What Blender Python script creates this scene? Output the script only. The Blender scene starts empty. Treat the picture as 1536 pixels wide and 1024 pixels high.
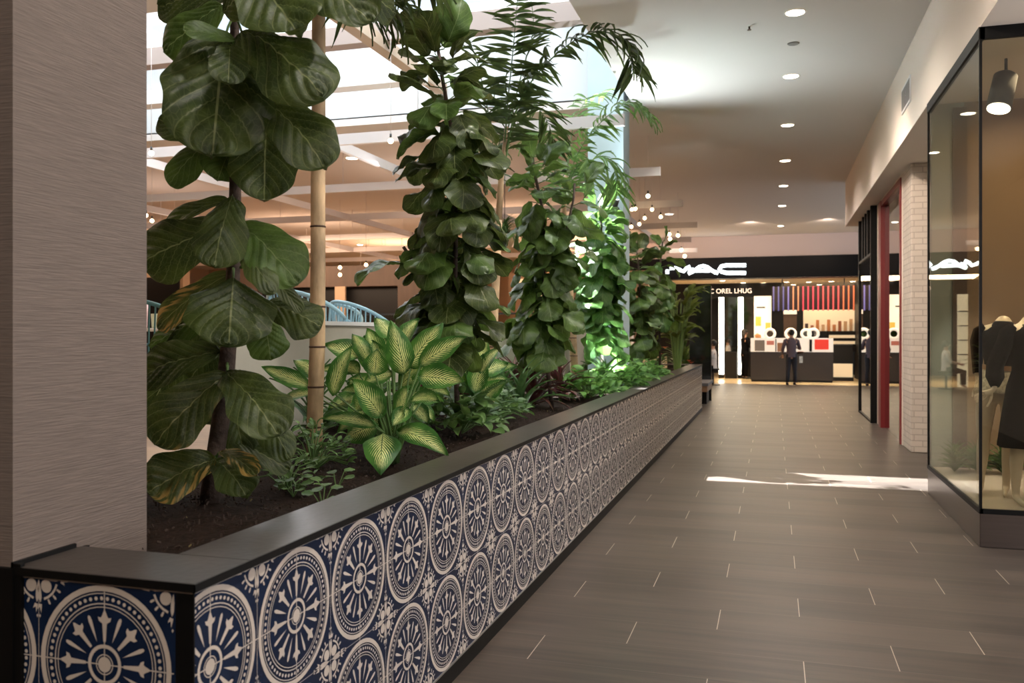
import bpy, bmesh, math, random
from mathutils import Vector, Matrix, Euler
random.seed(7)
C = bpy.context.scene
COL = C.collection
PI = math.pi
# ------------------------------------------------------------------ camera
TH = math.radians(16.66); F = 1310.0; CX = 768.0; HV = 500.0; EYE = 1.5
cd = bpy.data.cameras.new('camera'); cam = bpy.data.objects.new('camera', cd); COL.objects.link(cam)
cam.location = (0, 0, EYE); cam.rotation_euler = (PI/2, 0, TH)
cd.sensor_width = 36; cd.lens = 36*F/1536; cd.shift_y = -12/1536
cd.clip_end = 200; cd.clip_start = .05
cd.dof.use_dof = True; cd.dof.focus_distance = 4.6; cd.dof.aperture_fstop = 4.0
C.camera = cam
C.view_settings.view_transform = 'Standard'; C.view_settings.look = 'None'
C.view_settings.gamma = 1; C.view_settings.use_curve_mapping = False
C.view_settings.exposure = 0.12
# ------------------------------------------------------------------ world, sun, large lights
w = bpy.data.worlds.new('world'); C.world = w; w.use_nodes = True
w.node_tree.nodes['Background'].inputs[0].default_value = (.75, .88, 1, 1)
w.node_tree.nodes['Background'].inputs[1].default_value = 1.2
def light(kind, loc, energy, color=(1, 1, 1), size=.3, size_y=None, target=None, spot=None, blend=.5):
    d = bpy.data.lights.new('lamp_light', kind); d.energy = energy; d.color = color
    if kind == 'AREA':
        d.size = size
        if size_y: d.shape = 'RECTANGLE'; d.size_y = size_y
    elif kind in ('SPOT', 'POINT'): d.shadow_soft_size = size
    if kind == 'SPOT': d.spot_size = math.radians(spot or 90); d.spot_blend = blend
    o = bpy.data.objects.new('lamp_light', d); COL.objects.link(o); o.location = loc
    if target is not None:
        o.rotation_euler = (Vector(target)-Vector(loc)).to_track_quat('-Z', 'Y').to_euler()
    return o
SUN_DIR = Vector((.93, -.34, -1.27)).normalized()
sd = bpy.data.lights.new('sun', 'SUN'); sd.energy = 60; sd.angle = math.radians(.5); sd.color = (.93, .97, 1)
so = bpy.data.objects.new('sun', sd); COL.objects.link(so); so.location = (0, 0, 12)
so.rotation_euler = SUN_DIR.to_track_quat('-Z', 'Y').to_euler()
light('AREA', (-6.2, 9.0, 5.9), 330, (.86, .95, 1), 9.0, 4.0, (-6.2, 9.0, 0))          # daylight through the skylight
for x in (-6, -12, -18):                                                            # unseen area lights added to warm the dining hall and its ceiling
    for y, e_, c_ in ((15, 13, (1, .78, .66)), (21, 36, (1, .64, .42)), (27, 95, (1, .58, .33))):
        light('AREA', (x, y, 3.3), e_, c_, 2.0, None, (x, y, 9))
        light('AREA', (x, y, 3.7), 42, (1, .68, .45), 1.2, None, (x, y, 0))
light('AREA', (-11, 19.0, 3.4), 130, (1, .72, .5), 5, .6, (-11, 21.5, 1.5))  # added light to lift the dark stall front
light('AREA', (-6, 11.5, 3.6), 60, (.95, .95, 1), 3, 1, (-6, 9, 0))
light('AREA', (-7, 4, 4.4), 60, (1, .74, .55), 3, None, (-7, 4, 0))
light('AREA', (.2, -2.5, 4.3), 130, (1, .90, .82), 2.4, 5.0, (.2, -1.5, 0))  # unseen fill added behind the camera
light('AREA', (-.2, 28.6, 3.18), 240, (1, .75, .45), 5.5, .8, (-.2, 28.3, 0))               # inside the make-up shop
light('AREA', (1.9, 30.6, 3.2), 90, (1, .75, .5), 3.0, 1.0, (1.9, 31.8, 0))
light('SPOT', (-.7, 5.0, 4.45), 190, (1, .96, .90), .08, None, (-2.1, 5.4, 1.8), 80, .7)      # spots added without fixtures to brighten the plants
light('SPOT', (-.7, 7.6, 4.45), 170, (.97, 1, .96), .08, None, (-2.1, 7.6, 1.8), 80, .7)
light('SPOT', (-.7, 12.6, 4.45), 130, (1, .98, .90), .08, None, (-1.9, 13.4, 1.8), 80, .7)
light('SPOT', (-.9, 2.2, 4.45), 90, (1, .93, .84), .08, None, (-2.1, 3.1, 1.2), 70, .7)
light('AREA', (3.15, 3.85, 1.9), 92, (.96, .95, 1), 5.4, 2.6, (0, 3.85, 1.7))      # unseen fill added on the right to brighten tiles and pillar
for x in (-2.6, -.6, 1.4): light('SPOT', (x, 24.6, 4.45), 70, (1, .78, .62), .1, None, (x, 28.2, 3.9), 100, 1.0)       # added spots without fixtures, brightening the bulkhead over the sign
light('SPOT', (-.2, 3.0, 4.2), 230, (1, .80, .60), .10, None, (1.5, 7.0, 3.7), 75, 1.0)  # spot added to brighten the cream soffit, no fixture
light('SPOT', (.2, 9.5, 4.3), 260, (1, .82, .66), .08, None, (1.7, 12.6, 2.0), 75, .9)  # another added spot, lifting the white brick pier
light('SPOT', (-1.93, 11.12, 3.24), 190, (.86, .97, 1), .03, None, (-1.1, 10.3, 4.5), 130, .9)  # light of the added pillar spotlight, thrown on the ceiling
light('SPOT', (-1.75, 10.0, .98), 430, (.82, 1, .98), .05, None, (-1.9, 11.0, 3.6), 115, .8)   # planter uplight

# ------------------------------------------------------------------ geometry helpers
CT, ST = math.cos(TH), math.sin(TH)
def P(u, v, d):
    a = (u-CX)/F*d
    return Vector((a*CT-d*ST, a*ST+d*CT, EYE-(v-HV)/F*d))
def onX(u, v, X): return P(u, v, X/((u-CX)/F*CT-ST))
def onY(u, v, Y): return P(u, v, Y/(CT+(u-CX)/F*ST))
def onZ(u, v, Z): return P(u, v, (EYE-Z)*F/(v-HV))
def new_obj(name, me, m=None, parent=None):
    o = bpy.data.objects.new(name, me); COL.objects.link(o)
    if m is not None:
        for q in (m if isinstance(m, (list, tuple)) else [m]): me.materials.append(q)
    if parent is not None: o.parent = parent
    return o
def tag(o, label, cat, group=None, kind=None):
    if kind: o['kind'] = kind
    if label: o['label'] = label
    if cat: o['category'] = cat
    if group: o['group'] = group
    return o
def empty(name, loc, label, cat, group=None, rz=0):
    o = bpy.data.objects.new(name, None); COL.objects.link(o); o.location = loc; o.rotation_euler = (0, 0, rz)
    o.empty_display_size = .1
    return tag(o, label, cat, group)
def copy_tree(o, parent=None):
    c = o.copy(); COL.objects.link(c); c.parent = parent
    for ch in [x for x in bpy.data.objects if x.parent == o]: copy_tree(ch, c)
    return c
class MB:
    def __init__(s): s.v = []; s.f = []; s.uv = []; s.m = []; s.sm = []
    def add(s, vs, fs, uvs=None, m=0, smooth=False):
        b = len(s.v); s.v += [tuple(x) for x in vs]
        for f in fs:
            s.f.append(tuple(b+i for i in f)); s.m.append(m); s.sm.append(smooth)
            s.uv.append([uvs[i] for i in f] if uvs else [(0, 0)]*len(f))
        return s
    def box(s, x0, x1, y0, y1, z0, z1, m=0):
        vs = [(x, y, z) for z in (z0, z1) for x, y in ((x0, y0), (x1, y0), (x1, y1), (x0, y1))]
        return s.add(vs, [(3, 2, 1, 0), (4, 5, 6, 7), (0, 1, 5, 4), (1, 2, 6, 5), (2, 3, 7, 6), (3, 0, 4, 7)], m=m)
    def obox(s, M, hx, hy, hz, m=0):
        vs = [M @ Vector((x, y, z)) for z in (-hz, hz) for x, y in ((-hx, -hy), (hx, -hy), (hx, hy), (-hx, hy))]
        return s.add(vs, [(3, 2, 1, 0), (4, 5, 6, 7), (0, 1, 5, 4), (1, 2, 6, 5), (2, 3, 7, 6), (3, 0, 4, 7)], m=m)
    def tube(s, pts, r, n=8, m=0, cap=True, smooth=True):
        pts = [Vector(p) for p in pts]
        rs = r if isinstance(r, (list, tuple)) else [r]*len(pts)
        vs = []; up = None
        for i, p in enumerate(pts):
            t = (pts[min(i+1, len(pts)-1)]-pts[max(i-1, 0)]).normalized()
            if up is None: up = Vector((0, 0, 1)) if abs(t.z) < .9 else Vector((1, 0, 0))
            a = t.cross(up).normalized(); up = a.cross(t).normalized()
            for k in range(n):
                q = 2*PI*k/n; vs.append(p+(a*math.cos(q)+up*math.sin(q))*rs[i])
        fs = [(i*n+k, i*n+(k+1) % n, (i+1)*n+(k+1) % n, (i+1)*n+k) for i in range(len(pts)-1) for k in range(n)]
        s.add(vs, fs, [(0, i/max(1, len(pts)-1)) for i in range(len(pts)) for k in range(n)], m, smooth)
        if cap:
            b = len(s.v)-len(vs)
            for f in (tuple(range(b+n-1, b-1, -1)), tuple(range(b+(len(pts)-1)*n, b+len(pts)*n))):
                s.f.append(f); s.m.append(m); s.sm.append(False); s.uv.append([(0, 0)]*n)
        return s
    def loft(s, rings, n=20, m=0, cap=True):
        """rings: (centre, rx, ry[, rotz[, wobble]])"""
        vs = []
        for R in rings:
            c = Vector(R[0]); rz = R[3] if len(R) > 3 else 0
            for k in range(n):
                q = 2*PI*k/n; wob = 1+(R[4]*math.sin(q*6) if len(R) > 4 else 0)
                x, y = R[1]*math.cos(q)*wob, R[2]*math.sin(q)*wob
                vs.append(c+Vector((x*math.cos(rz)-y*math.sin(rz), x*math.sin(rz)+y*math.cos(rz), 0)))
        fs = [(i*n+k, i*n+(k+1) % n, (i+1)*n+(k+1) % n, (i+1)*n+k) for i in range(len(rings)-1) for k in range(n)]
        s.add(vs, fs, None, m, True)
        if cap:
            b = len(s.v)-len(vs); L = len(rings)
            for f in (tuple(range(b+n-1, b-1, -1)), tuple(range(b+(L-1)*n, b+L*n))):
                s.f.append(f); s.m.append(m); s.sm.append(False); s.uv.append([(0, 0)]*n)
        return s
    def sphere(s, c, r, n=12, k=8, m=0, sc=(1, 1, 1)):
        c = Vector(c); vs = []; 
        for i in range(k+1):
            a = PI*i/k
            for j in range(n):
                b = 2*PI*j/n
                vs.append(c+Vector((r*sc[0]*math.sin(a)*math.cos(b), r*sc[1]*math.sin(a)*math.sin(b), -r*sc[2]*math.cos(a))))
        fs = [(i*n+j, i*n+(j+1) % n, (i+1)*n+(j+1) % n, (i+1)*n+j) for i in range(k) for j in range(n)]
        return s.add(vs, fs, None, m, True)
    def build(s, name, m=None, parent=None, loc=None, bevel=0):
        me = bpy.data.meshes.new(name)
        off = Vector(loc) if loc is not None else Vector((0, 0, 0))
        me.from_pydata([tuple(Vector(v)-off) for v in s.v], [], s.f)
        ul = me.uv_layers.new(name='UVMap'); i = 0
        flat = []
        for u in s.uv:
            for q in u: flat += [q[0], q[1]]
        ul.data.foreach_set('uv', flat)
        me.polygons.foreach_set('material_index', s.m); me.polygons.foreach_set('use_smooth', s.sm)
        me.update()
        o = new_obj(name, me, m, parent)
        if loc is not None: o.location = loc
        if bevel:
            b = o.modifiers.new('bevel', 'BEVEL'); b.width = bevel; b.segments = 2; b.limit_method = 'ANGLE'
        return o
def thing_parts(root, loc): return Vector(loc)

# ------------------------------------------------------------------ materials
def mat(name, col=(.5, .5, .5), rough=.5, metal=0, emit=None, es=0, alpha=None, spec=None, noise=None, bump=None, trans=0):
    m = bpy.data.materials.new(name); m.use_nodes = True; nt = m.node_tree; b = nt.nodes['Principled BSDF']
    b.inputs['Base Color'].default_value = (*col, 1); b.inputs['Roughness'].default_value = rough; b.inputs['Metallic'].default_value = metal
    if spec is not None: b.inputs['Specular IOR Level'].default_value = spec
    if emit: b.inputs['Emission Color'].default_value = (*emit, 1); b.inputs['Emission Strength'].default_value = es
    if trans: b.inputs['Transmission Weight'].default_value = trans
    if noise or bump:
        tc = nt.nodes.new('ShaderNodeTexCoord'); mp = nt.nodes.new('ShaderNodeMapping'); nz = nt.nodes.new('ShaderNodeTexNoise')
        sc = (noise or bump)[0]; mp.inputs['Scale'].default_value = sc if isinstance(sc, tuple) else (sc,)*3
        nz.inputs['Scale'].default_value = 1; nz.inputs['Detail'].default_value = 5
        nt.links.new(tc.outputs['Object'], mp.inputs[0]); nt.links.new(mp.outputs[0], nz.inputs['Vector'])
        if noise:
            cr = nt.nodes.new('ShaderNodeValToRGB'); cr.color_ramp.elements[0].position = .3; cr.color_ramp.elements[1].position = .7
            cr.color_ramp.elements[0].color = (*[c*(1-noise[1]) for c in col], 1); cr.color_ramp.elements[1].color = (*[min(1, c*(1+noise[1])) for c in col], 1)
            nt.links.new(nz.outputs[0], cr.inputs[0]); nt.links.new(cr.outputs[0], b.inputs['Base Color'])
        if bump:
            bp = nt.nodes.new('ShaderNodeBump'); bp.inputs['Strength'].default_value = bump[1]; bp.inputs['Distance'].default_value = .01
            if noise:
                mp2 = nt.nodes.new('ShaderNodeMapping'); nz2 = nt.nodes.new('ShaderNodeTexNoise'); s2 = bump[0]
                mp2.inputs['Scale'].default_value = s2 if isinstance(s2, tuple) else (s2,)*3; nz2.inputs['Scale'].default_value = 1
                nt.links.new(tc.outputs['Object'], mp2.inputs[0]); nt.links.new(mp2.outputs[0], nz2.inputs['Vector']); src = nz2
            else: src = nz
            nt.links.new(src.outputs[0], bp.inputs['Height']); nt.links.new(bp.outputs[0], b.inputs['Normal'])
    return m
class NG:
    def __init__(s, m): s.nt = m.node_tree; s.n = s.nt.nodes; s.l = s.nt.links
    def math(s, op, a, b=0, c=0):
        n = s.n.new('ShaderNodeMath'); n.operation = op
        for i, x in enumerate((a, b, c)):
            if isinstance(x, (int, float)): n.inputs[i].default_value = x
            else: s.l.new(x, n.inputs[i])
        return n.outputs[0]
    def mix(s, f, a, b):
        n = s.n.new('ShaderNodeMix'); n.data_type = 'RGBA'
        for k, x in (('Factor', f), ('A', a), ('B', b)):
            i = n.inputs[{'Factor': 0, 'A': 6, 'B': 7}[k]]
            if isinstance(x, (int, float)): i.default_value = x
            elif isinstance(x, tuple): i.default_value = (*x, 1)
            else: s.l.new(x, i)
        return n.outputs[2]
    def sep(s, x):
        n = s.n.new('ShaderNodeSeparateXYZ'); s.l.new(x, n.inputs[0]); return n.outputs
    def comb(s, x, y, z=0):
        n = s.n.new('ShaderNodeCombineXYZ')
        for i, q in enumerate((x, y, z)):
            if isinstance(q, (int, float)): n.inputs[i].default_value = q
            else: s.l.new(q, n.inputs[i])
        return n.outputs[0]
    def noise(s, vec, scale=1, detail=3):
        n = s.n.new('ShaderNodeTexNoise'); s.l.new(vec, n.inputs['Vector']); n.inputs['Scale'].default_value = scale; n.inputs['Detail'].default_value = detail
        return n.outputs[0]
def smoothmask(g, x, lo, hi):
    n = g.n.new('ShaderNodeMapRange'); n.interpolation_type = 'SMOOTHSTEP'
    n.inputs['From Min'].default_value = lo; n.inputs['From Max'].default_value = hi
    g.l.new(x, n.inputs[0]); return n.outputs[0]
def floor_mat():
    m = mat('plank tile', rough=.42); g = NG(m); b = g.n['Principled BSDF']
    tc = g.n.new('ShaderNodeTexCoord'); X, Y, Z = g.sep(tc.outputs['Object'])[:3]
    r = g.math('DIVIDE', g.math('SUBTRACT', Y, 4.21), .33); row = g.math('FLOOR', r); fr = g.math('FRACT', r)
    xs = g.math('DIVIDE', g.math('SUBTRACT', g.math('ADD', X, 1.09-.4067), g.math('MULTIPLY', row, .4067)), 1.22)
    ci = g.math('FLOOR', xs); fx = g.math('FRACT', xs)
    wn = g.n.new('ShaderNodeTexWhiteNoise'); wn.noise_dimensions = '2D'; g.l.new(g.comb(row, ci), wn.inputs['Vector'])
    rnd = wn.outputs['Value']
    vec = g.comb(g.math('ADD', g.math('MULTIPLY', X, 1.3), g.math('MULTIPLY', rnd, 37)), g.math('MULTIPLY', Y, 22))
    n1 = g.noise(vec, 1, 4); n2 = g.noise(g.comb(g.math('MULTIPLY', X, .8), g.math('MULTIPLY', Y, 5), rnd), 1, 3)
    f = g.math('ADD', g.math('MULTIPLY', n1, .55), g.math('ADD', g.math('MULTIPLY', n2, .35), g.math('MULTIPLY', rnd, .12)))
    base = g.mix(smoothmask(g, f, .3, .72), (.030, .023, .019), (.108, .083, .065))
    joint = g.math('LESS_THAN', fx, .0036)
    line = g.math('MULTIPLY', g.math('LESS_THAN', fr, .012), .22)
    base = g.mix(line, base, (.33, .28, .23)); base = g.mix(g.math('MULTIPLY', joint, .85), base, (.6, .52, .42))
    g.l.new(base, b.inputs['Base Color'])
    g.l.new(g.math('ADD', g.math('MULTIPLY', n1, .16), .32), b.inputs['Roughness'])
    return m
def leaf_mat(name, dark, lite, vein, kind='fig', trans=.25, patch=None):
    m = mat(name, dark, .42); g = NG(m); b = g.n['Principled BSDF']
    uv = g.n.new('ShaderNodeUVMap'); U, V = g.sep(uv.outputs[0])[:2]
    ax = g.math('ABSOLUTE', g.math('SUBTRACT', g.math('FRACT', U), .5))       # 0 midrib .. .5 edge
    tc = g.n.new('ShaderNodeTexCoord')
    nz = g.noise(tc.outputs['Object'], 9, 3)
    col = g.mix(smoothmask(g, nz, .35, .65), dark, lite)
    if kind in ('fig', 'dief'):
        ph = g.math('SUBTRACT', g.math('MULTIPLY', V, 7 if kind == 'fig' else 14), g.math('MULTIPLY', ax, 5.5 if kind == 'fig' else 12))
        ph = g.math('ABSOLUTE', g.math('SUBTRACT', g.math('FRACT', ph), .5))
    if kind == 'fig':
        mid = g.math('LESS_THAN', ax, .011)
        sv = g.math('SUBTRACT', 1, smoothmask(g, ph, .02, .07))
        ve = g.math('MAXIMUM', g.math('MULTIPLY', mid, .9), g.math('MULTIPLY', sv, .42))
        n2 = g.n.new('ShaderNodeTexVoronoi'); n2.feature = 'DISTANCE_TO_EDGE'; n2.inputs['Scale'].default_value = 1
        g.l.new(g.comb(g.math('MULTIPLY', U, 14), g.math('MULTIPLY', V, 18)), n2.inputs['Vector'])
        net = g.math('MULTIPLY', g.math('SUBTRACT', 1, smoothmask(g, n2.outputs[0], .0, .09)), .16)
        ve = g.math('MAXIMUM', ve, net)
        col = g.mix(ve, col, vein)
        if patch:
            n3 = g.noise(g.comb(g.math('MULTIPLY', U, 2.6), g.math('MULTIPLY', g.math('SUBTRACT', V, g.math('MULTIPLY', ax, .8)), 9)), 1, 2)
            n4 = g.noise(tc.outputs['Object'], 2.7, 1)
            col = g.mix(g.math('MULTIPLY', g.math('MULTIPLY', smoothmask(g, n3, .47, .56), smoothmask(g, n4, .46, .54)), g.math('MULTIPLY', smoothmask(g, ax, .08, .3), .9)), col, patch)
    elif kind == 'dief':
        n3 = g.noise(g.comb(g.math('MULTIPLY', U, 9), g.math('MULTIPLY', V, 9)), 1, 2)
        e = g.math('ADD', ax, g.math('ADD', g.math('MULTIPLY', ph, .85), g.math('MULTIPLY', n3, .34)))
        pat = g.math('SUBTRACT', 1, smoothmask(g, e, .44, .58))
        endf = g.math('MULTIPLY', smoothmask(g, V, .03, .12), g.math('SUBTRACT', 1, smoothmask(g, V, .82, .95)))
        col = g.mix(g.math('MULTIPLY', pat, endf), col, vein)
        col = g.mix(g.math('LESS_THAN', ax, .012), col, tuple(c*.6 for c in lite))
    elif kind == 'strap':
        st = g.noise(g.comb(g.math('MULTIPLY', U, 14), g.math('MULTIPLY', V, 1.2)), 1, 2)
        col = g.mix(g.math('MULTIPLY', smoothmask(g, st, .5, .62), .8), col, vein)
    g.l.new(col, b.inputs['Base Color'])
    b.inputs['Specular IOR Level'].default_value = .35
    bp = g.n.new('ShaderNodeBump'); bp.inputs['Strength'].default_value = .25; bp.inputs['Distance'].default_value = .01
    g.l.new(g.noise(g.comb(g.math('MULTIPLY', U, 6), g.math('MULTIPLY', V, 9)), 1, 3), bp.inputs['Height']); g.l.new(bp.outputs[0], b.inputs['Normal'])
    tr = g.n.new('ShaderNodeBsdfTranslucent'); mx = g.n.new('ShaderNodeMixShader'); mx.inputs[0].default_value = trans
    hs = g.n.new('ShaderNodeHueSaturation'); hs.inputs['Value'].default_value = 1.9; hs.inputs['Hue'].default_value = .48; g.l.new(col, hs.inputs['Color'])
    g.l.new(hs.outputs[0], tr.inputs[0])
    g.l.new(b.outputs[0], mx.inputs[1]); g.l.new(tr.outputs[0], mx.inputs[2]); g.l.new(mx.outputs[0], g.n['Material Output'].inputs[0])
    return m
def glass_mat(name, tint=(.93, .96, .95), boost=1.0, base=.06):
    m = bpy.data.materials.new(name); m.use_nodes = True; g = NG(m); g.n.remove(g.n['Principled BSDF'])
    t = g.n.new('ShaderNodeBsdfTransparent'); t.inputs[0].default_value = (*tint, 1)
    gl = g.n.new('ShaderNodeBsdfGlossy'); gl.inputs['Roughness'].default_value = .01; gl.inputs[0].default_value = (1, 1, 1, 1)
    fr = g.n.new('ShaderNodeFresnel'); fr.inputs[0].default_value = 1.52
    f = g.math('MINIMUM', g.math('ADD', g.math('MULTIPLY', fr.outputs[0], boost), base), 1)
    mx = g.n.new('ShaderNodeMixShader'); g.l.new(f, mx.inputs[0]); g.l.new(t.outputs[0], mx.inputs[1]); g.l.new(gl.outputs[0], mx.inputs[2])
    g.l.new(mx.outputs[0], g.n['Material Output'].inputs[0]); return m
M = {}
M['floor'] = floor_mat()
M['ceiling'] = mat('ceiling paint', (.70, .66, .63), .9)
M['wall'] = mat('wall paint', (.78, .69, .60), .8)
M['white'] = mat('white paint', (.78, .76, .74), .6)
M['skywhite'] = mat('skylight plaster', (.62, .65, .67), .8)
M['pillar'] = mat('pillar fabric wallcovering', (.19, .152, .130), .8, noise=((9, 9, 230), .16), bump=((12, 12, 260), .35))
M['column'] = mat('column paint', (.44, .55, .60), .6, noise=(2, .05))
M['navy'] = mat('navy glazed tile', (.007, .018, .052), .24, spec=.35, noise=(14, .2))
M['cream'] = mat('cream glaze', (.68, .60, .52), .3, noise=(9, .07))
M['cap'] = mat('dark stone cap', (.042, .035, .031), .36, noise=(5, .25), bump=(40, .1))
M['black'] = mat('black metal trim', (.004, .004, .004), .5, spec=.2)
M['strip'] = mat('steel strip', (.5, .47, .44), .35, .8)
M['steel'] = mat('brushed steel', (.17, .14, .125), .3, .9, noise=((2, 2, 60), .06))
M['concrete'] = mat('cream concrete', (.50, .47, .39), .8, noise=(3, .1))
M['deck'] = mat('deck wood', (.42, .27, .15), .5, noise=((2, 14, 3), .15))
M['brown'] = mat('brown panelling', (.085, .052, .036), .6, noise=((6, 6, .7), .15))
M['tan'] = mat('tan wall', (.46, .31, .20), .7)
M['dark'] = mat('dark opening', (.008, .007, .007), .5, spec=.3)
M['beam'] = mat('white beam', (.74, .68, .67), .6)
M['red'] = mat('red painted frame', (.22, .014, .016), .4)
M['beige'] = mat('beige backdrop', (.30, .20, .12), .75, noise=((3, 3, .4), .07))
M['mann'] = mat('mannequin cream', (.66, .53, .38), .35)
M['blackcloth'] = mat('black cloth', (.004, .004, .005), .9, spec=.05)
M['bluechair'] = mat('blue painted rattan', (.36, .60, .72), .45)
M['teal'] = mat('teal painted metal', (.12, .27, .27), .45)
M['lamp'] = mat('lamp glow', (1, .9, .75), .5, emit=(1, .86, .66), es=14)
M['bulb'] = mat('bulb glow', (1, .8, .5), .5, emit=(1, .72, .40), es=16)
M['led'] = mat('white sign tube', (1, 1, 1), .5, emit=(.86, .97, 1), es=5)
M['ledwarm'] = mat('mirror light strip', (1, 1, .95), .5, emit=(1, .97, .86), es=3.2)
M['glow'] = mat('skylight glazing', (1, 1, 1), .5, emit=(.88, .96, 1), es=.5)
M['glass'] = glass_mat('shop glass', (.86, .86, .80), .75, .012)
M['sideglass'] = glass_mat('side shop glass', (.88, .89, .84), .42, .01)
M['darkglass'] = glass_mat('dark shop glass', (.30, .28, .25), 1.2, .12)
M['bark'] = mat('fig bark', (.075, .05, .038), .85, noise=((9, 9, 25), .4), bump=(40, .8))
M['palmbark'] = mat('ringed palm bark', (.50, .35, .20), .7, noise=((9, 9, 4), .5), bump=((30, 30, 12), .4))
M['ring'] = mat('palm ring scar', (.07, .035, .02), .8)
M['stem'] = mat('green stem', (.10, .19, .05), .6)
M['soil'] = mat('potting soil', (.017, .010, .007), .95, spec=.1, noise=(60, .6), bump=(90, 1.0))
VE = (.20, .24, .10)
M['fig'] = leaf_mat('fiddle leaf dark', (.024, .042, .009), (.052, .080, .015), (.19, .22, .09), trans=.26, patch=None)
M['figp'] = leaf_mat('fiddle leaf patched', (.028, .045, .009), (.056, .080, .015), (.22, .23, .09), trans=.26, patch=(.42, .27, .07))
M['fig2'] = leaf_mat('fiddle leaf mid', (.038, .078, .014), (.075, .14, .026), (.17, .24, .09), trans=.28)
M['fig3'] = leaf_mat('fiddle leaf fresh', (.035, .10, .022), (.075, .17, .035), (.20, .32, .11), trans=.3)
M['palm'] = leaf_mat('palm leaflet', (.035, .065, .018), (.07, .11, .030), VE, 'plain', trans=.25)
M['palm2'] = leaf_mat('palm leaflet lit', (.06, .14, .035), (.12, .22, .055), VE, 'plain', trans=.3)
M['dief'] = leaf_mat('variegated leaf', (.022, .095, .015), (.06, .19, .03), (.66, .72, .30), 'dief', trans=.22)
M['herb'] = leaf_mat('herb leaf', (.05, .11, .03), (.10, .19, .05), VE, 'plain', trans=.2)
M['pothos'] = leaf_mat('pothos leaf', (.06, .17, .035), (.16, .34, .08), VE, 'plain', trans=.25)
M['ti'] = leaf_mat('ti leaf', (.05, .018, .02), (.075, .06, .03), (.25, .035, .045), 'strap', trans=.15)
M['strapgreen'] = leaf_mat('strap leaf', (.035, .09, .025), (.08, .16, .05), VE, 'plain', trans=.2)

# ------------------------------------------------------------------ setting
def struct(name, mb, m, **k):
    o = mb.build(name, m, **k); o['kind'] = 'structure'; return o
H = 4.56
struct('floor', MB().box(-26, 1.66, -6, 26.9, -.1, 0).box(1.66, 7, 17.9, 26.9, -.1, 0).box(1.66, 7, -6, 17.9, -.1, -.001), M['floor'])
M['shopfloor'] = mat('cream polished floor', (.78, .62, .38), .2, noise=(4, .08))
struct('floor_shop', MB().box(-26, 7, 26.9, 36, -.1, .002), M['shopfloor'])
struct('floor_deck', MB().box(-26, -3.12, 1.0, 27, 0, .8), M['deck'])
# ceiling with the skylight well  X -12..-1.8, Y 7.2..11.6
WX0, WX1, WY0, WY1 = -12.5, -1.8, 7.0, 11.65
struct('ceiling', MB().box(-26, 7, -6, WY0, H, H+.12).box(-26, 7, WY1, 36, H, H+.12).box(-26, WX0, WY0, WY1, H, H+.12).box(WX1, 7, WY0, WY1, H, H+.12), M['ceiling'])
struct('wall_skylight', MB().box(WX0-.1, WX1+.1, WY1, WY1+.1, H+.1, 6.1).box(WX0-.1, WX1+.1, WY0-.1, WY0, H+.1, 6.1)
       .box(WX0-.1, WX0, WY0, WY1, H+.1, 6.1).box(WX1, WX1+.1, WY0, WY1, H+.1, 6.1), M['skywhite'])
SY0, SY1 = 10.72, 11.50      # the clear strip of the skylight
struct('window_1', MB().box(WX0-.1, WX1+.1, WY0-.1, SY0, 6.0, 6.1).box(WX0-.1, WX1+.1, SY1, WY1+.1, 6.0, 6.1).box(WX0-.1, -9, SY0, SY1, 6.0, 6.1).box(-2.75, WX1+.1, SY0, SY1, 6.0, 6.1), M['glow'])
struct('wall_left', MB().box(-26.2, -26, -6, 36, 0, H), M['tan'])
struct('wall_rear', MB().box(-26, 7, -6.2, -6, 0, H), M['beige'])
struct('wall_back', MB().box(-26, 7, 36, 36.2, 0, H), M['tan'])
# right side: soffit, shopfront wall
struct('wall_right', MB().box(1.39, 3.4, -6, 18.8, 3.65, H).box(1.66, 1.8, 12.72, 12.82, 0, 3.65)
       .box(1.66, 1.8, 15.32, 15.74, 0, 3.65).box(1.66, 3.4, 17.95, 18.8, 0, 3.65).box(3.3, 3.4, -6, 18, 0, 3.65)
       .box(2.9, 3.3, 12.05, 18, 0, 3.65).box(1.66, 1.8, 12.82, 17.9, 3.62, 3.65), M['wall'])
def brickmat():
    m = mat('white painted brick', (.68, .60, .52), .7); g = NG(m); b = g.n['Principled BSDF']
    tc = g.n.new('ShaderNodeTexCoord'); X, Y, Z = g.sep(tc.outputs['Object'])[:3]
    br = g.n.new('ShaderNodeTexBrick'); g.l.new(g.comb(g.math('ADD', X, Y), Z), br.inputs['Vector'])
    br.inputs['Scale'].default_value = 1; br.inputs['Brick Width'].default_value = .2; br.inputs['Row Height'].default_value = .075; br.inputs['Mortar Size'].default_value = .006
    br.inputs['Color1'].default_value = (.70, .61, .53, 1); br.inputs['Color2'].default_value = (.62, .54, .47, 1); br.inputs['Mortar'].default_value = (.5, .42, .36, 1)
    g.l.new(br.outputs['Color'], b.inputs['Base Color'])
    bp = g.n.new('ShaderNodeBump'); bp.inputs['Strength'].default_value = .6; bp.inputs['Distance'].default_value = .01; bp.invert = True
    g.l.new(br.outputs['Fac'], bp.inputs['Height']); g.l.new(bp.outputs[0], b.inputs['Normal'])
    return m
M['brick'] = brickmat()
p = MB().box(1.665, 2.89, 12.0, 12.715, 0, 3.645).build('brick_pier', M['brick'], bevel=.01)
tag(p, 'white painted brick pier between the glass display window and the red framed shopfront', 'pier')
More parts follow.
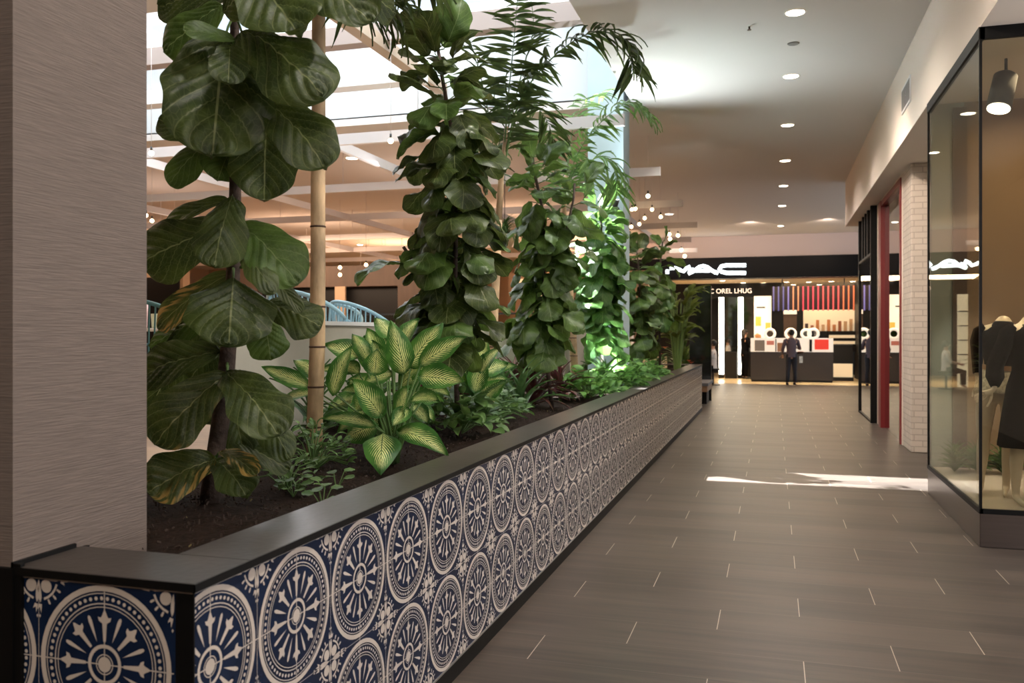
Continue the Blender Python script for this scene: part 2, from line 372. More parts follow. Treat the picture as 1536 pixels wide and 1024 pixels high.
# shop door with red frame
struct('door_1', MB().box(1.645, 1.76, 12.83, 12.93, 0, 3.61).box(1.635, 1.78, 15.0, 15.3, 0, 3.61).box(1.645, 1.76, 12.93, 15.0, 3.53, 3.61), M['red'])
struct('window_2', MB().box(1.70, 1.715, 12.93, 15.0, .0, 3.53), M['darkglass'])
struct('window_3', MB().box(1.585, 1.60, 15.80, 17.86, .03, 2.82), M['darkglass'])
struct('trim_1', MB().box(1.56, 1.66, 15.72, 15.80, 0, 3.64).box(1.56, 1.66, 17.86, 17.93, 0, 3.64).box(1.565, 1.65, 15.8, 17.86, 0, .03).box(1.565, 1.65, 15.8, 17.86, 2.82, 2.86)
       .box(1.565, 1.62, 16.3, 16.42, 2.86, 3.64).box(1.565, 1.62, 16.75, 16.87, 2.86, 3.64).box(1.565, 1.62, 17.2, 17.32, 2.86, 3.64), M['black'])
struct('trim_2', MB().box(1.62, 1.66, 15.8, 17.86, 2.86, 3.64), M['white'])
struct('wall_window', MB().box(1.72, 2.9, 15.0, 15.05, 0, 3.6), M['brown'])
# pillar wrapped in grooved wallcovering
r = empty('pillar', (-2.12, 2.03, 0), 'wide pillar wrapped in brown grooved wallcovering at the near end of the planter', 'pillar')
MB().box(-.25, .25, -.25, .25, 0, H).build('shaft', M['pillar'], r)
MB().box(-.26, .262, -.262, .0, 0, .90).build('corner_guard', M['black'], r)
r = empty('pillar', (-2.12, 11.55, .81), 'pale blue-grey square pillar rising from the middle of the planter', 'pillar')
MB().box(-.22, .25, -.25, .25, 0, 5.18).build('shaft', M['column'], r)

# ------------------------------------------------------------------ planter with patterned tiles
PX1, PX0, PY0, PY1 = -1.33, -3.10, 1.785, 17.3
TZ0, TZ1 = .07, .882
T = .2032
def medallion_polys():
    """polygons (lists of 2D points) in units of metres, centre 0,0, half size T"""
    out = []
    def ring(r0, r1, n=48):
        for k in range(n):
            a, b = 2*PI*k/n, 2*PI*(k+1)/n
            out.append([(r0*math.cos(a), r0*math.sin(a)), (r1*math.cos(a), r1*math.sin(a)), (r1*math.cos(b), r1*math.sin(b)), (r0*math.cos(b), r0*math.sin(b))])
    def poly(pts, ang, dx=0, dy=0):
        ca, sa = math.cos(ang), math.sin(ang)
        out.append([(x*ca-y*sa+dx, x*sa+y*ca+dy) for x, y in pts])
    ring(.895, .965); ring(.862, .874); ring(.735, .75); ring(.695, .706, 40); ring(.20, .245, 28); ring(.115, .128, 20)
    out.append([(.095*math.cos(2*PI*k/16), .095*math.sin(2*PI*k/16)) for k in range(16)])
    for k in range(60):
        a = 2*PI*(k+.5)/60; c = (.806*math.cos(a), .806*math.sin(a))
        out.append([(c[0]+.026*math.cos(2*PI*j/6), c[1]+.026*math.sin(2*PI*j/6)) for j in range(6)])
    for k in range(16):
        a = 2*PI*k/16
        if k % 2:
            poly([(.29, 0), (.42, -.016), (.56, -.027), (.61, -.02), (.628, 0), (.61, .02), (.56, .027), (.42, .016)], a)
        else:
            poly([(.28, -.018), (.50, -.034), (.50, .034), (.28, .018)], a)
            poly([(.50, -.034), (.53, -.085), (.575, -.10), (.57, -.055), (.60, -.035), (.60, .035), (.57, .055), (.575, .10), (.53, .085), (.50, .034)], a)
            poly([(.60, -.035), (.64, -.02), (.665, 0), (.64, .02), (.60, .035)], a)
    for i, (sx, sy) in enumerate(((1, 1), (-1, 1), (-1, -1), (1, -1))):
        a = math.atan2(-sy, -sx)
        # motif at the corner pointing towards the medallion centre
        poly([(.165+.085*math.cos(q*PI/7), .08*math.sin(q*PI/7)) for q in range(14)], a, sx, sy)
        for q in range(4):
            t0, t1 = -.5+.25*q, -.25+.25*q
            poly([(.275*math.cos(t0), .275*math.sin(t0)), (.305*math.cos(t0), .305*math.sin(t0)), (.305*math.cos(t1), .305*math.sin(t1)), (.275*math.cos(t1), .275*math.sin(t1))], a, sx, sy)
        for off in (-.3, 0, .3): poly([(.315, -.012), (.37, -.016), (.385, 0), (.37, .016), (.315, .012)], a+off, sx, sy)
        for sg in (-1, 1):
            poly([(.05, 0), (.16, -.030), (.27, -.024), (.33, 0), (.27, .022), (.16, .020)], a+sg*.70, sx, sy)
            poly([(.34, -.03), (.41, -.055), (.385, -.015), (.46, 0), (.385, .015), (.35, .02)], a+sg*.70, sx, sy)
            poly([(.49, -.014), (.52, 0), (.49, .014), (.47, 0)], a+sg*.745, sx, sy)
    g = .007
    out.append([(-1, -g), (1, -g), (1, g), (-1, g)]); out.append([(-g, -1), (g, -1), (g, 1), (-g, 1)])
    out.append([(-1, -1), (1, -1), (1, -1+g), (-1, -1+g)]); out.append([(-1, -1), (-1+g, -1), (-1+g, 1), (-1, 1)])
    return [[(x*T, y*T) for x, y in q] for q in out]
MED = medallion_polys()
def tile_panel(name, a0, a1, centres, fn, nrm, parent, lo, hi, axis):
    """fn(a, z, h) -> world point"""
    mb = MB()
    mb.add([fn(a0, TZ0, 0), fn(a1, TZ0, 0), fn(a1, TZ1, 0), fn(a0, TZ1, 0)], [(0, 1, 2, 3)], m=0)
    for cc in centres:
        for cz in (TZ0+T, TZ0+3*T):
            base = len(mb.v)
            for i, q in enumerate(MED):
                h = .0009+(.0003 if i >= len(MED)-4 else 0)
                mb.add([fn(cc+x, cz+y, h) for x, y in q], [tuple(range(len(q)))], m=1)
    me = bpy.data.meshes.new(name); me.from_pydata([tuple(v) for v in mb.v], [], mb.f); me.polygons.foreach_set('material_index', mb.m)
    bm = bmesh.new(); bm.from_mesh(me)
    for pt, sgn in ((lo, -1), (hi, 1)):
        co = [0, 0, 0]; co[axis] = pt; no = [0, 0, 0]; no[axis] = sgn
        bmesh.ops.bisect_plane(bm, geom=bm.verts[:]+bm.edges[:]+bm.faces[:], plane_co=co, plane_no=no, clear_outer=True)
    bm.normal_update()
    for f in bm.faces:
        if f.normal.dot(Vector(nrm)) < 0: f.normal_flip()
    bm.to_mesh(me); bm.free()
    return new_obj(name, me, [M['navy'], M['cream']], parent)
pl = empty('planter', (0, 0, 0), 'long raised planter faced with navy and cream medallion tiles under a dark stone cap', 'planter')
n = 38
tile_panel('tile_panel', PY0, PY1, [1.848+k*2*T for k in range(0, n+1)], lambda a, z, h: (PX1+h, a, z), (1, 0, 0), pl, PY0+.001, PY1, 1)
tile_panel('tile_panel', -1.838, -1.378, [-1.588-2*T, -1.588], lambda a, z, h: (a, PY0-h, z), (0, -1, 0), pl, -1.838, -1.378, 0)
MB().box(PX0, PX1-.004, 2.29, PY1-.01, .0, .765).box(-1.860, PX1-.004, PY0+.004, 2.29, .0, .765).build('body', M['cap'], pl)
b = MB()
b.box(PX1-.215, PX1+.012, PY0+.22, PY1, .884, .904).box(-1.862, PX1+.012, PY0-.012, PY0+.22, .884, .904).box(PX0, PX1-.215, PY1-.2, PY1, .884, .904)
b.box(PX1-.20, PX1-.004, PY0+.01, PY1-.01, .80, .884).box(-1.85, PX1-.01, PY0+.01, PY0+.2, .80, .884)
cp_ = b.build('cap', M['cap'], pl, bevel=.003)
MB().box(PX1+.012, PX1+.0145, PY0-.0145, PY1, .8835, .9035).box(-1.862, PX1+.0145, PY0-.0145, PY0-.012, .8835, .9035).build('edge_trim', M['black'], cp_)
b = MB().box(PX1-.001, PX1+.006, PY0, PY1, 0, TZ0).box(-1.86, PX1+.006, PY0-.006, PY0, 0, TZ0); b.build('base_strip', M['black'], pl)
MB().box(-1.378, PX1+.003, PY0-.004, PY0+.001, TZ0, .884).build('corner_trim', M['black'], pl)
MB().box(-1.868, -1.838, PY0-.012, PY0+.001, 0, .912).box(-1.869, -1.861, PY0-.012, PY0+.20, .884, .915).build('end_trim', M['black'], pl)
MB().box(PX1, PX1+.004, PY0, PY1, .877, .885).box(-1.838, PX1, PY0-.0045, PY0, .877, .885).box(PX1, PX1+.004, PY0, PY1, TZ0, TZ0+.008).build('metal_strip', M['strip'], pl)
# soil surface
def soil():
    nx, ny = 26, 230; vs = []
    x0, x1, y0, y1 = PX0, PX1-.2, PY0+.2, PY1-.19
    for j in range(ny+1):
        for i in range(nx+1):
            x, y = x0+(x1-x0)*i/nx, y0+(y1-y0)*j/ny
            z = .822+.018*math.sin(x*5+y*1.7)+.012*math.sin(y*7.3+x*3)+random.uniform(-.009, .009)
            e = min(1, (x1-x)/.25); vs.append((x, y, z*1-.0+(.02*(1-e))))
    fs = [(j*(nx+1)+i, j*(nx+1)+i+1, (j+1)*(nx+1)+i+1, (j+1)*(nx+1)+i) for j in range(ny) for i in range(nx)]
    mb = MB().add(vs, fs, None, 0, True)
    for k in range(2600):       # crumbs and bark chips
        y = 2.0+(abs(random.gauss(0, 1))*3.2); x = random.uniform(PX0+.4, x1-.01)
        if y > 12: continue
        s = random.uniform(.0015, .006)
        R = Euler((random.random()*6, random.random()*6, random.random()*6)).to_matrix().to_4x4()
        mb.obox(Matrix.Translation((x, y, .838+.018*math.sin(x*5+y*1.7)+.012*math.sin(y*7.3+x*3))) @ R, s*1.5, s*.6, s*.35, m=1 if random.random() < .985 else 2)
    o = mb.build('potting_soil', [M['soil'], mat('bark chips', (.035, .021, .014), .9), mat('fallen bits', (.22, .19, .08), .8)])
    tag(o, 'dark crumbly potting soil with bark chips filling the planter', 'soil', kind='stuff')
soil()

# ------------------------------------------------------------------ plants
def prof_fig(t):
    pts = [(0, .0), (.04, .30), (.12, .46), (.25, .50), (.38, .60), (.55, .86), (.70, 1.0), (.82, .96), (.92, .78), (.965, .56), (.985, .38), (1, .0)]
    for (a, x), (b, y) in zip(pts, pts[1:]):
        if t <= b: return x+(y-x)*(t-a)/(b-a)
    return 0
def prof_round(t):
    x = 2*min(1, t)**1.12-1
    return max(0, 1-x*x)**.5*(1 if t > .0 else 0)
def prof_oval(t): return max(0, math.sin(PI*t**.80))**.85*(1-.12*t)
def prof_heart(t): return max(0, math.sin(PI*t**.62))**.8
def prof_strap(t): return (min(1, t*6)**.6)*max(0, 1-t**3.2)
def leaf(mb, base, tip, W, normal, prof, droop=.12, fold=.10, ripple=.03, nu=6, nv=10, m=0, wave=.0, puck=0.):
    base = Vector(base); tip = Vector(tip); d = tip-base; L = d.length
    if L < 1e-5: return
    d.normalize(); nrm = Vector(normal); nrm = (nrm-d*nrm.dot(d))
    if nrm.length < 1e-4: nrm = d.orthogonal()
    nrm.normalize(); s = d.cross(nrm)
    ph = random.random()*6; ph2 = random.random()*6; k0 = int(random.random()*0)
    vs = []; uv = []
    for j in range(nv+1):
        t = .55*j/nv+.45*(.5-.5*math.cos(PI*j/nv)); wd = prof(t)*W*.5
        arch = droop*L*4*t*(1-t)
        for i in range(nu+1):
            x = -1+2*i/nu; ax = abs(x)
            edge = 1+wave*math.sin(t*17+ph+(3 if x > 0 else 0))*ax
            z = arch+fold*W*ax*(1 if fold > 0 else 1)-fold*W*.4+ripple*W*(math.sin(t*13+ph-ax*4)*ax+.6*math.sin(t*11+ph2+x*3))+puck*W*(abs(((7*t-2.75*ax) % 1)-.5)*2)**.5*(1-ax**3)
            vs.append(base+d*(L*t)+s*(wd*x*edge)+nrm*z); uv.append((i/nu*.998+.001, t))
    fs = [(j*(nu+1)+i, j*(nu+1)+i+1, (j+1)*(nu+1)+i+1, (j+1)*(nu+1)+i) for j in range(nv) for i in range(nu)]
    mb.add(vs, fs, uv, m, True)
def plant_root(name, loc, label, cat, group=None): return empty(name, loc, label, cat, group)
CAMP = Vector((0, 0, EYE))
# --- foreground fiddle leaf fig, leaves set one by one
D0 = 3.38
base = onZ(313, 762, .82)
r = plant_root('fiddle_leaf_fig', base, 'dark fiddle leaf fig with huge leaves, closest to the wide brown pillar', 'tree')
tr = [base, P(322, 690, D0), P(334, 610, D0), P(341, 540, D0), P(347, 470, D0), P(350, 400, D0), P(352, 320, D0), P(354, 230, D0), P(352, 130, D0), P(352, 20, D0), P(356, -90, D0)]
MB().tube([x-base for x in tr], [.040, .034, .034, .031, .028, .026, .023, .022, .020, .017, .012], 12).build('trunk', M['bark'], r)
fm = MB()
LV = [ # base u,v, tip u,v, width px, depth offset base, tip, normal mix(u,v lean), mat
 (335, 62, 318, 240, 150, -.10, -.30, (0, .1), 0), (362, 52, 486, 150, 112, -.12, -.34, (.2, .3), 0), (395, 152, 490, 256, 92, -.10, -.25, (.3, .2), 0),
 (362, -48, 452, 56, 118, -.15, -.36, (.1, .3), 0), (440, -45, 560, 36, 92, -.1, -.25, (.2, .4), 0), (500, -30, 592, 22, 60, -.05, .1, (.2, .4), 0),
 (400, 180, 396, 304, 98, -.02, -.12, (-.1, .1), 0), (330, 200, 254, 278, 52, .05, .0, (-.3, .5), 2), (318, 215, 240, 180, 50, .12, .2, (-.3, .3), 0),
 (352, 205, 326, 272, 62, .05, .0, (0, .3), 2), (352, 62, 274, 46, 42, -.18, -.30, (-.2, .8), 2), (335, 8, 248, 80, 66, .0, .05, (-.3, .4), 2),
 (345, 70, 342, 128, 58, -.25, -.38, (0, .2), 0), (350, 296, 322, 402, 78, -.08, -.24, (-.2, .1), 0), (342, 340, 214, 398, 92, .02, .04, (-.1, .3), 0),
 (345, 300, 240, 352, 40, .1, .2, (-.1, .8), 0), (358, 338, 448, 428, 84, -.06, -.18, (.2, .3), 2), (358, 378, 410, 440, 40, -.12, -.28, (.1, .5), 0),
 (348, 408, 238, 492, 44, .08, .22, (.5, .7), 1), (350, 422, 343, 520, 122, -.14, -.30, (0, .15), 0), (398, 455, 482, 492, 66, .03, .06, (.1, .5), 0),
 (392, 410, 452, 470, 28, .0, -.06, (.3, .7), 0), (333, 528, 214, 566, 74, .0, .05, (-.1, .5), 0), (338, 500, 286, 568, 64, .12, .1, (-.1, .3), 0),
 (335, 468, 226, 520, 52, .22, .35, (.0, .5), 2), (342, 562, 232, 668, 88, -.05, -.20, (-.2, .4), 1), (340, 560, 420, 656, 88, -.08, -.30, (.2, .25), 0),
 (368, 596, 434, 690, 50, .0, -.05, (.3, .4), 0), (322, 688, 220, 740, 82, -.06, -.20, (-.1, .5), 1), (325, 692, 372, 748, 60, -.05, -.22, (.1, .5), 0),
 (332, 678, 386, 714, 36, -.10, -.26, (.1, .6), 1), (342, 655, 434, 706, 46, .05, .08, (.1, .7), 0), (345, 585, 366, 682, 52, .06, .05, (0, .3), 0),
 (300, 470, 210, 640, 70, .3, .42, (.2, .3), 0), (338, 20, 420, -30, 80, -.1, -.2, (0, .4), 0), (345, -10, 240, 10, 80, .1, .2, (0, .5), 0), (365, 150, 372, 60, 70, -.02, -.08, (.1, .4), 0),
 (352, 255, 318, 180, 90, .05, .1, (-.3, .2), 0), (395, 470, 405, 540, 60, .1, .12, (.1, .3), 2), (350, 640, 280, 600, 60, .15, .25, (0, .5), 0), (350, 110, 420, 150, 90, .0, .02, (.2, .3), 0)]
for (u0, v0, u1, v1, wp, d0, d1, (nu_, nz_), mi) in LV:
    a, c = P(u0, v0, D0+d0), P(u1, v1, D0+d1)
    # stalk
    k = min(range(len(tr)), key=lambda i: (tr[i]-a).length+max(0, tr[i].z-a.z)*.0)
    t0 = tr[k]; fm.tube([t0-base, (t0*.4+a*.6)+Vector((0, 0, .01))-base, a+(c-a)*.03-base], [.006, .005, .004], 6, m=3)
    vw = (CAMP-(a+c)/2).normalized()
    nn = vw+Vector((CT*nu_, ST*nu_, nz_))
    leaf(fm, a-base, c-base, wp*(D0+(d0+d1)/2)/F*1.06, nn, prof_round if wp > 95 and abs(u0-u1) < 60 else (lambda t: .35*prof_round(t)+.65*prof_fig(t)), droop=random.uniform(.03, .13), fold=random.choice((-.06, .10, .14)), ripple=.03, nu=18, nv=56, m=mi, wave=.05, puck=.075)
fm.build('foliage', [M['fig'], M['figp'], M['fig2'], M['stem']], r)

def fig_tree(label, spine, zf0, zf1, n, Lr, mats, spread=1.0, branches=(), seed=1, trunk_r=.02, group='fiddle leaf figs behind the first one'):
    random.seed(seed); base = Vector(spine[0])
    r = plant_root('fiddle_leaf_fig', base, label, 'tree', group)
    def along(path, z):
        for a, b in zip(path, path[1:]):
            a, b = Vector(a), Vector(b)
            if a.z <= z <= b.z: return a.lerp(b, (z-a.z)/(b.z-a.z))
        return Vector(path[-1]) if z > path[-1][2] else Vector(path[0])
    t = MB().tube([Vector(q)-base for q in spine], [trunk_r*(1-.5*i/len(spine)) for i in range(len(spine))], 8)
    fm = MB(); paths = [(spine, zf0, zf1, n)]
    for br in branches:
        t.tube([Vector(q)-base for q in br[0]], trunk_r*.55, 6); paths.append((br[0], br[1], br[2], br[3]))
    ga = 0
    for path, z0, z1, cnt in paths:
        for i in range(cnt):
            f = i/cnt; z = z0+(z1-z0)*f+random.uniform(-.03, .03); c = along(path, z)
            ga += 2.4+random.uniform(-.35, .35)
            L = random.uniform(*Lr)*(1 if f < .8 else .8)
            hz = Vector((math.cos(ga), math.sin(ga), 0)); dn = random.uniform(.25, 1.25) if f < .78 else random.uniform(-.5, .5)
            if f > .93: dn = random.uniform(-1.2, -.6)
            dr = hz*math.cos(dn)-Vector((0, 0, math.sin(dn)))
            a = c+hz*random.uniform(.04, .12)*spread+Vector((0, 0, .03)); b = a+dr*L
            fm.tube([c-base, a-base], .004, 4, m=2, cap=False)
            up = Vector((0, 0, 1))*math.cos(dn)+hz*math.sin(max(dn, 0))*1.3+Vector((random.uniform(-.4, .4), random.uniform(-.4, .4), 0))
            leaf(fm, a-base, b-base, L*random.uniform(.68, .88), up, prof_fig if random.random() < .5 else prof_round, droop=random.uniform(.06, .2), fold=random.choice((.08, .14, -.08, -.12)), ripple=.045, nu=8, nv=20, m=random.choice((0, 0, 1)), wave=.07, puck=.05)
    t.build('trunk', M['bark'], r); fm.build('foliage', mats+[M['stem']], r)
    return r
def SP(pts, d): return [P(u, v, d) for u, v in pts]
fig_tree('tall dark fiddle leaf fig right of the bare ringed palm trunk', [onZ(688, 655, .82)]+SP([(684, 560), (682, 450), (684, 330), (682, 220), (664, 120), (655, 60)], 5.7), 1.42, 3.40, 104, (.26, .36), [M['fig'], M['fig2']],
         branches=(([P(684, 520, 5.7), P(655, 440, 5.7), P(625, 400, 5.7), P(605, 370, 5.7)], 1.65, 2.0, 9),), seed=3)
fig_tree('mid-height fiddle leaf fig above the red-leaved plants', [onZ(828, 612, .82)]+SP([(820, 540), (815, 480), (816, 400), (815, 320), (802, 260), (798, 225)], 7.8), 1.35, 3.05, 84, (.25, .36), [M['fig2'], M['fig2']],
         branches=(([P(817, 470, 7.8), P(842, 380, 7.8), P(860, 300, 7.8), P(862, 275, 7.8)], 2.1, 2.85, 16), ([P(815, 540, 7.8), P(795, 500, 7.8), P(785, 470, 7.8)], 1.45, 1.68, 8)), seed=5)
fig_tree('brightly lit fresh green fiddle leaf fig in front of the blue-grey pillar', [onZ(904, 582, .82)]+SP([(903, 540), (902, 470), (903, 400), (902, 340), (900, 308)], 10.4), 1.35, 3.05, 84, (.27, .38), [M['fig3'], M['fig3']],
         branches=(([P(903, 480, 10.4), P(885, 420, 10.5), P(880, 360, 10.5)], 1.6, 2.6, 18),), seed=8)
fig_tree('dark fiddle leaf fig just right of the blue-grey pillar', [onZ(962, 565, .82)]+SP([(962, 530), (958, 470), (960, 420), (955, 375)], 12.9), 1.3, 2.8, 60, (.27, .38), [M['fig2'], M['fig']], seed=11)
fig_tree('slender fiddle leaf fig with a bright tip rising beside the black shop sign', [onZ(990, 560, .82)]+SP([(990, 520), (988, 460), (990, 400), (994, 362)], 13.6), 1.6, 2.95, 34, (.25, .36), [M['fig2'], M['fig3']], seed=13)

# --- palms
def palm_trunk(mb, path, r0, r1, base, step=.16):
    pts = [Vector(q) for q in path]
    mb.tube([q-base for q in pts], [r0+(r1-r0)*i/(len(pts)-1) for i in range(len(pts))], 14)
    for a, b in zip(pts, pts[1:]):
        k = max(1, int((b-a).length/step))
        for i in range(k):
            q = a.lerp(b, i/k); f = (q.z-pts[0].z)/(pts[-1].z-pts[0].z); rr = r0+(r1-r0)*f
            if q.z > 1.75 and random.random() < .5: continue
            mb.loft([(q-base-Vector((0, 0, .005)), rr*1.0, rr*1.0), (q-base, rr*1.05, rr*1.05), (q-base+Vector((0, 0, .005)), rr*1.0, rr*1.0)], 14, m=1)
def frond(mb, path, Ll, n, m=0, r=.008, seed=0, wl=.036, droopy=.45, start=.12):
    random.seed(seed); pts = [Vector(q) for q in path]
    # catmull sample
    def S(t):
        x = t*(len(pts)-1); i = min(int(x), len(pts)-2); f = x-i
        p0, p1, p2, p3 = pts[max(i-1, 0)], pts[i], pts[i+1], pts[min(i+2, len(pts)-1)]
        return .5*((2*p1)+(p2-p0)*f+(2*p0-5*p1+4*p2-p3)*f*f+(3*p1-p0-3*p2+p3)*f**3)
    mb.tube([S(k/14) for k in range(15)], [r*(1-.75*k/14) for k in range(15)], 6, m=1)
    for k in range(n):
        t = start+(1-start)*k/n; c = S(t); tg = (S(min(1, t+.02))-S(max(0, t-.02))).normalized()
        side = tg.cross(Vector((0, 0, 1)))
        if side.length < .25: side = tg.cross(Vector((CT, ST, 0)).cross(Vector((0, 0, 1))))
        side.normalize(); up = side.cross(tg).normalized()
        L = Ll*(.55+.45*math.sin(PI*min(1, t*.9+.1)))*random.uniform(.85, 1.1)
        for sg in (-1, 1):
            d = (side*sg*random.uniform(.75, 1.0)+tg*random.uniform(.45, .8)+up*random.uniform(-.15, .45)).normalized()
            tip = c+d*L+Vector((random.uniform(-.1, .1)*L, random.uniform(-.1, .1)*L, -L*droopy*random.uniform(.4, 2.0)))
            leaf(mb, c, tip, wl, up+Vector((random.uniform(-.3, .3), random.uniform(-.3, .3), 0)), prof_oval, droop=random.uniform(.05, .2), fold=.25, ripple=0, nu=2, nv=5, m=m)
# palm 1 : bare trunk left
base = onZ(472, 694, .81)
r = plant_root('palm_tree', base, 'palm with thick bare ringed tan trunk right of the nearest fig', 'tree')
t = MB(); D = 4.6
palm_trunk(t, [base, P(472, 640, D), P(476, 520, D), P(477, 400, D), P(477, 280, D), P(478, 150, D), P(478, 0, D), P(480, -120, D)], .044, .034, base)
t.build('trunk', [M['palmbark'], M['ring']], r)
fm = MB()
for i, pth in enumerate(([(480, -120, 0), (500, -60, 0), (520, -10, -.05), (560, -5, -.1), (610, 10, -.1)], [(480, -120, 0), (530, -110, .1), (600, -60, .2), (660, -5, .3)], [(480, -120, 0), (420, -150, .3), (330, -120, .6), (240, -60, .9)],
                         [(480, -120, 0), (500, -60, -.2), (540, -20, -.3), (585, 30, -.3)])):
    frond(fm, [P(u, v, D+q)-base for u, v, q in pth], .26, 22, seed=i+20)
fm.build('fronds', [M['palm'], M['stem']], r)
# palm 2
D = 7.3
base = onZ(735, 620, .82)
r = plant_root('palm_tree', base, 'palm whose slim trunk rises between the tall dark fig and the middle fig', 'tree')
t = MB()
palm_trunk(t, [base, P(735, 585, D), P(739, 520, D), P(744, 420, D), P(748, 330, D)], .042, .030, base, .17)
t.tube([P(748, 330, D)-base, P(752, 260, D)-base, P(760, 190, D)-base], [.030, .024, .015], 8)
t.build('trunk', [M['palmbark'], M['ring']], r)
fm = MB()
for i, (pth, L, n) in enumerate((([(756, 230, 0), (762, 150, -.05), (770, 70, -.1), (778, -20, -.1)], .40, 34), ([(758, 230, 0), (780, 150, -.1), (830, 85, -.2), (890, 48, -.3), (935, 62, -.4), (950, 112, -.4)], .36, 46),
                         ([(754, 250, 0), (735, 180, .1), (722, 120, .2), (705, 60, .3)], .32, 26), ([(756, 250, 0), (770, 190, .1), (790, 150, .3), (820, 180, .5), (832, 220, .6)], .3, 28),
                         ([(752, 280, 0), (735, 240, .3), (715, 220, .5), (705, 250, .6)], .25, 20), ([(760, 200, 0), (780, 120, .3), (800, 40, .5), (790, -30, .6)], .32, 22))):
    frond(fm, [P(u, v, D+q)-base for u, v, q in pth], L, n, seed=i+40)
fm.build('fronds', [M['palm'], M['stem']], r)
# palm 3
D = 9.5
base = onZ(862, 590, .82)
r = plant_root('palm_tree', base, 'palm with bright fronds arching over the brightly lit fig towards the walkway', 'tree')
t = MB()
palm_trunk(t, [base, P(862, 560, D), P(858, 480, D), P(852, 400, D), P(846, 330, D)], .045, .035, base, .18)
t.tube([P(846, 330, D)-base, P(846, 290, D)-base, P(850, 260, D)-base], [.03, .025, .018], 8)
t.build('trunk', [M['palmbark'], M['ring']], r)
fm = MB()
for i, (pth, L, n) in enumerate((([(848, 300, 0), (862, 240, -.1), (895, 190, -.2), (940, 155, -.3), (970, 172, -.4)], .36, 44), ([(848, 300, 0), (870, 270, .2), (895, 235, .3), (920, 250, .3), (925, 290, .3)], .35, 30),
                         ([(848, 300, 0), (830, 250, .3), (815, 200, .5), (790, 210, .6)], .32, 20), ([(848, 300, 0), (860, 260, -.3), (880, 240, -.5), (892, 280, -.6)], .3, 22), ([(848, 300, 0), (858, 200, .5), (880, 150, .8), (910, 140, 1.)], .34, 22))):
    frond(fm, [P(u, v, D+q)-base for u, v, q in pth], L, n, seed=i+60, m=0)
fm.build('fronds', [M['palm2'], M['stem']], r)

# --- dieffenbachia, leaves set one by one
def leafset(name, base, label, cat, LV, D, mt, prof, group=None, mats=None, fold=.16, droop=.10, nu=8, nv=14, extra=None):
    r = plant_root(name, base, label, cat, group); fm = MB(); st = MB()
    for L in LV:
        u0, v0, u1, v1, wp = L[:5]; d0, d1 = (L[5:7] if len(L) > 6 else (random.uniform(-.1, .1),)*2)
        a, c = P(u0, v0, D+d0), P(u1, v1, D+d1)
        b2 = base+Vector((random.uniform(-.03, .03), random.uniform(-.03, .03), 0))
        mid = (b2+a)/2+Vector((0, 0, .06)); st.tube([b2-base, mid-base, a+(c-a)*.05-base], [.008, .006, .004], 6)
        vw = (CAMP-(a+c)/2).normalized()+Vector((random.uniform(-.35, .35), random.uniform(-.1, .35), random.uniform(.2, .9)))
        leaf(fm, a-base, c-base, wp*D/F*1.05, vw, prof, droop=random.uniform(.02, droop*2), fold=random.choice((fold, fold*.6, -fold*.5)), ripple=.012, nu=nu, nv=nv, wave=.03)
    if extra:
        for k in range(extra[0]):
            cu_, cv_, ru, rv = extra[1:]
            a = random.random()*6.28; q = random.random()**.5; u0, v0 = cu_+ru*q*.6*math.cos(a), cv_+rv*q*.6*math.sin(a)
            ln = random.uniform(38, 62); a2 = a+random.uniform(-.6, .6); dd = random.uniform(.12, .4)
            A, B = P(u0, v0, D+dd), P(u0+ln*math.cos(a2), v0+ln*math.sin(a2)*.9, D+dd+random.uniform(-.1, .1))
            if A.z < .86 or B.z < .86: continue
            st.tube([Vector((0, 0, 0)), A-base], .005, 5)
            leaf(fm, A-base, B-base, random.uniform(24, 36)*D/F, (CAMP-A).normalized()+Vector((random.uniform(-.5, .5), 0, random.uniform(.2, 1))), prof, droop=.14, fold=fold, ripple=.02, nu=nu, nv=nv, wave=.03)
    st.build('stems', M['stem'], r); fm.build('foliage', mt, r); return r
random.seed(77)
leafset('dieffenbachia', onZ(590, 694, .82), 'large dieffenbachia with cream-patterned leaves in front of the concrete parapet', 'plant', [
 (575, 650, 571, 711, 54, -.15, -.42), (596, 646, 674, 686, 40, -.1, -.25), (574, 624, 527, 568, 44, -.1, -.2), (598, 630, 614, 578, 44, -.15, -.25), (606, 562, 586, 480, 42, 0, -.1),
 (614, 552, 664, 484, 46, .05, .0), (628, 548, 702, 505, 38, .0, -.05), (628, 563, 698, 574, 42, -.1, -.2), (500, 594, 530, 518, 32, -.1, -.1), (544, 535, 486, 518, 40, .1, .1),
 (556, 546, 528, 500, 26, .1, .15), (562, 562, 566, 522, 38, -.05, -.1), (466, 580, 392, 550, 30, .2, .25), (565, 640, 482, 628, 24, -.1, -.1), (566, 636, 516, 660, 42, .0, .02),
 (586, 505, 562, 476, 32, .1, .1), (600, 520, 630, 478, 30, .2, .25), (540, 560, 510, 548, 30, .15, .2), (566, 540, 550, 492, 36, .2, .2), (616, 600, 660, 602, 34, -.1, -.2), (612, 612, 588, 640, 26, -.2, -.3),
 (600, 580, 640, 545, 40, .1, .1), (560, 590, 530, 620, 34, .1, .1), (640, 590, 672, 560, 34, .15, .2), (470, 590, 420, 604, 26, .25, .3), (480, 570, 440, 540, 30, .3, .35), (590, 560, 545, 575, 34, .1, .1)], 4.52, M['dief'], prof_oval, extra=(34, 585, 580, 90, 70))
random.seed(78)
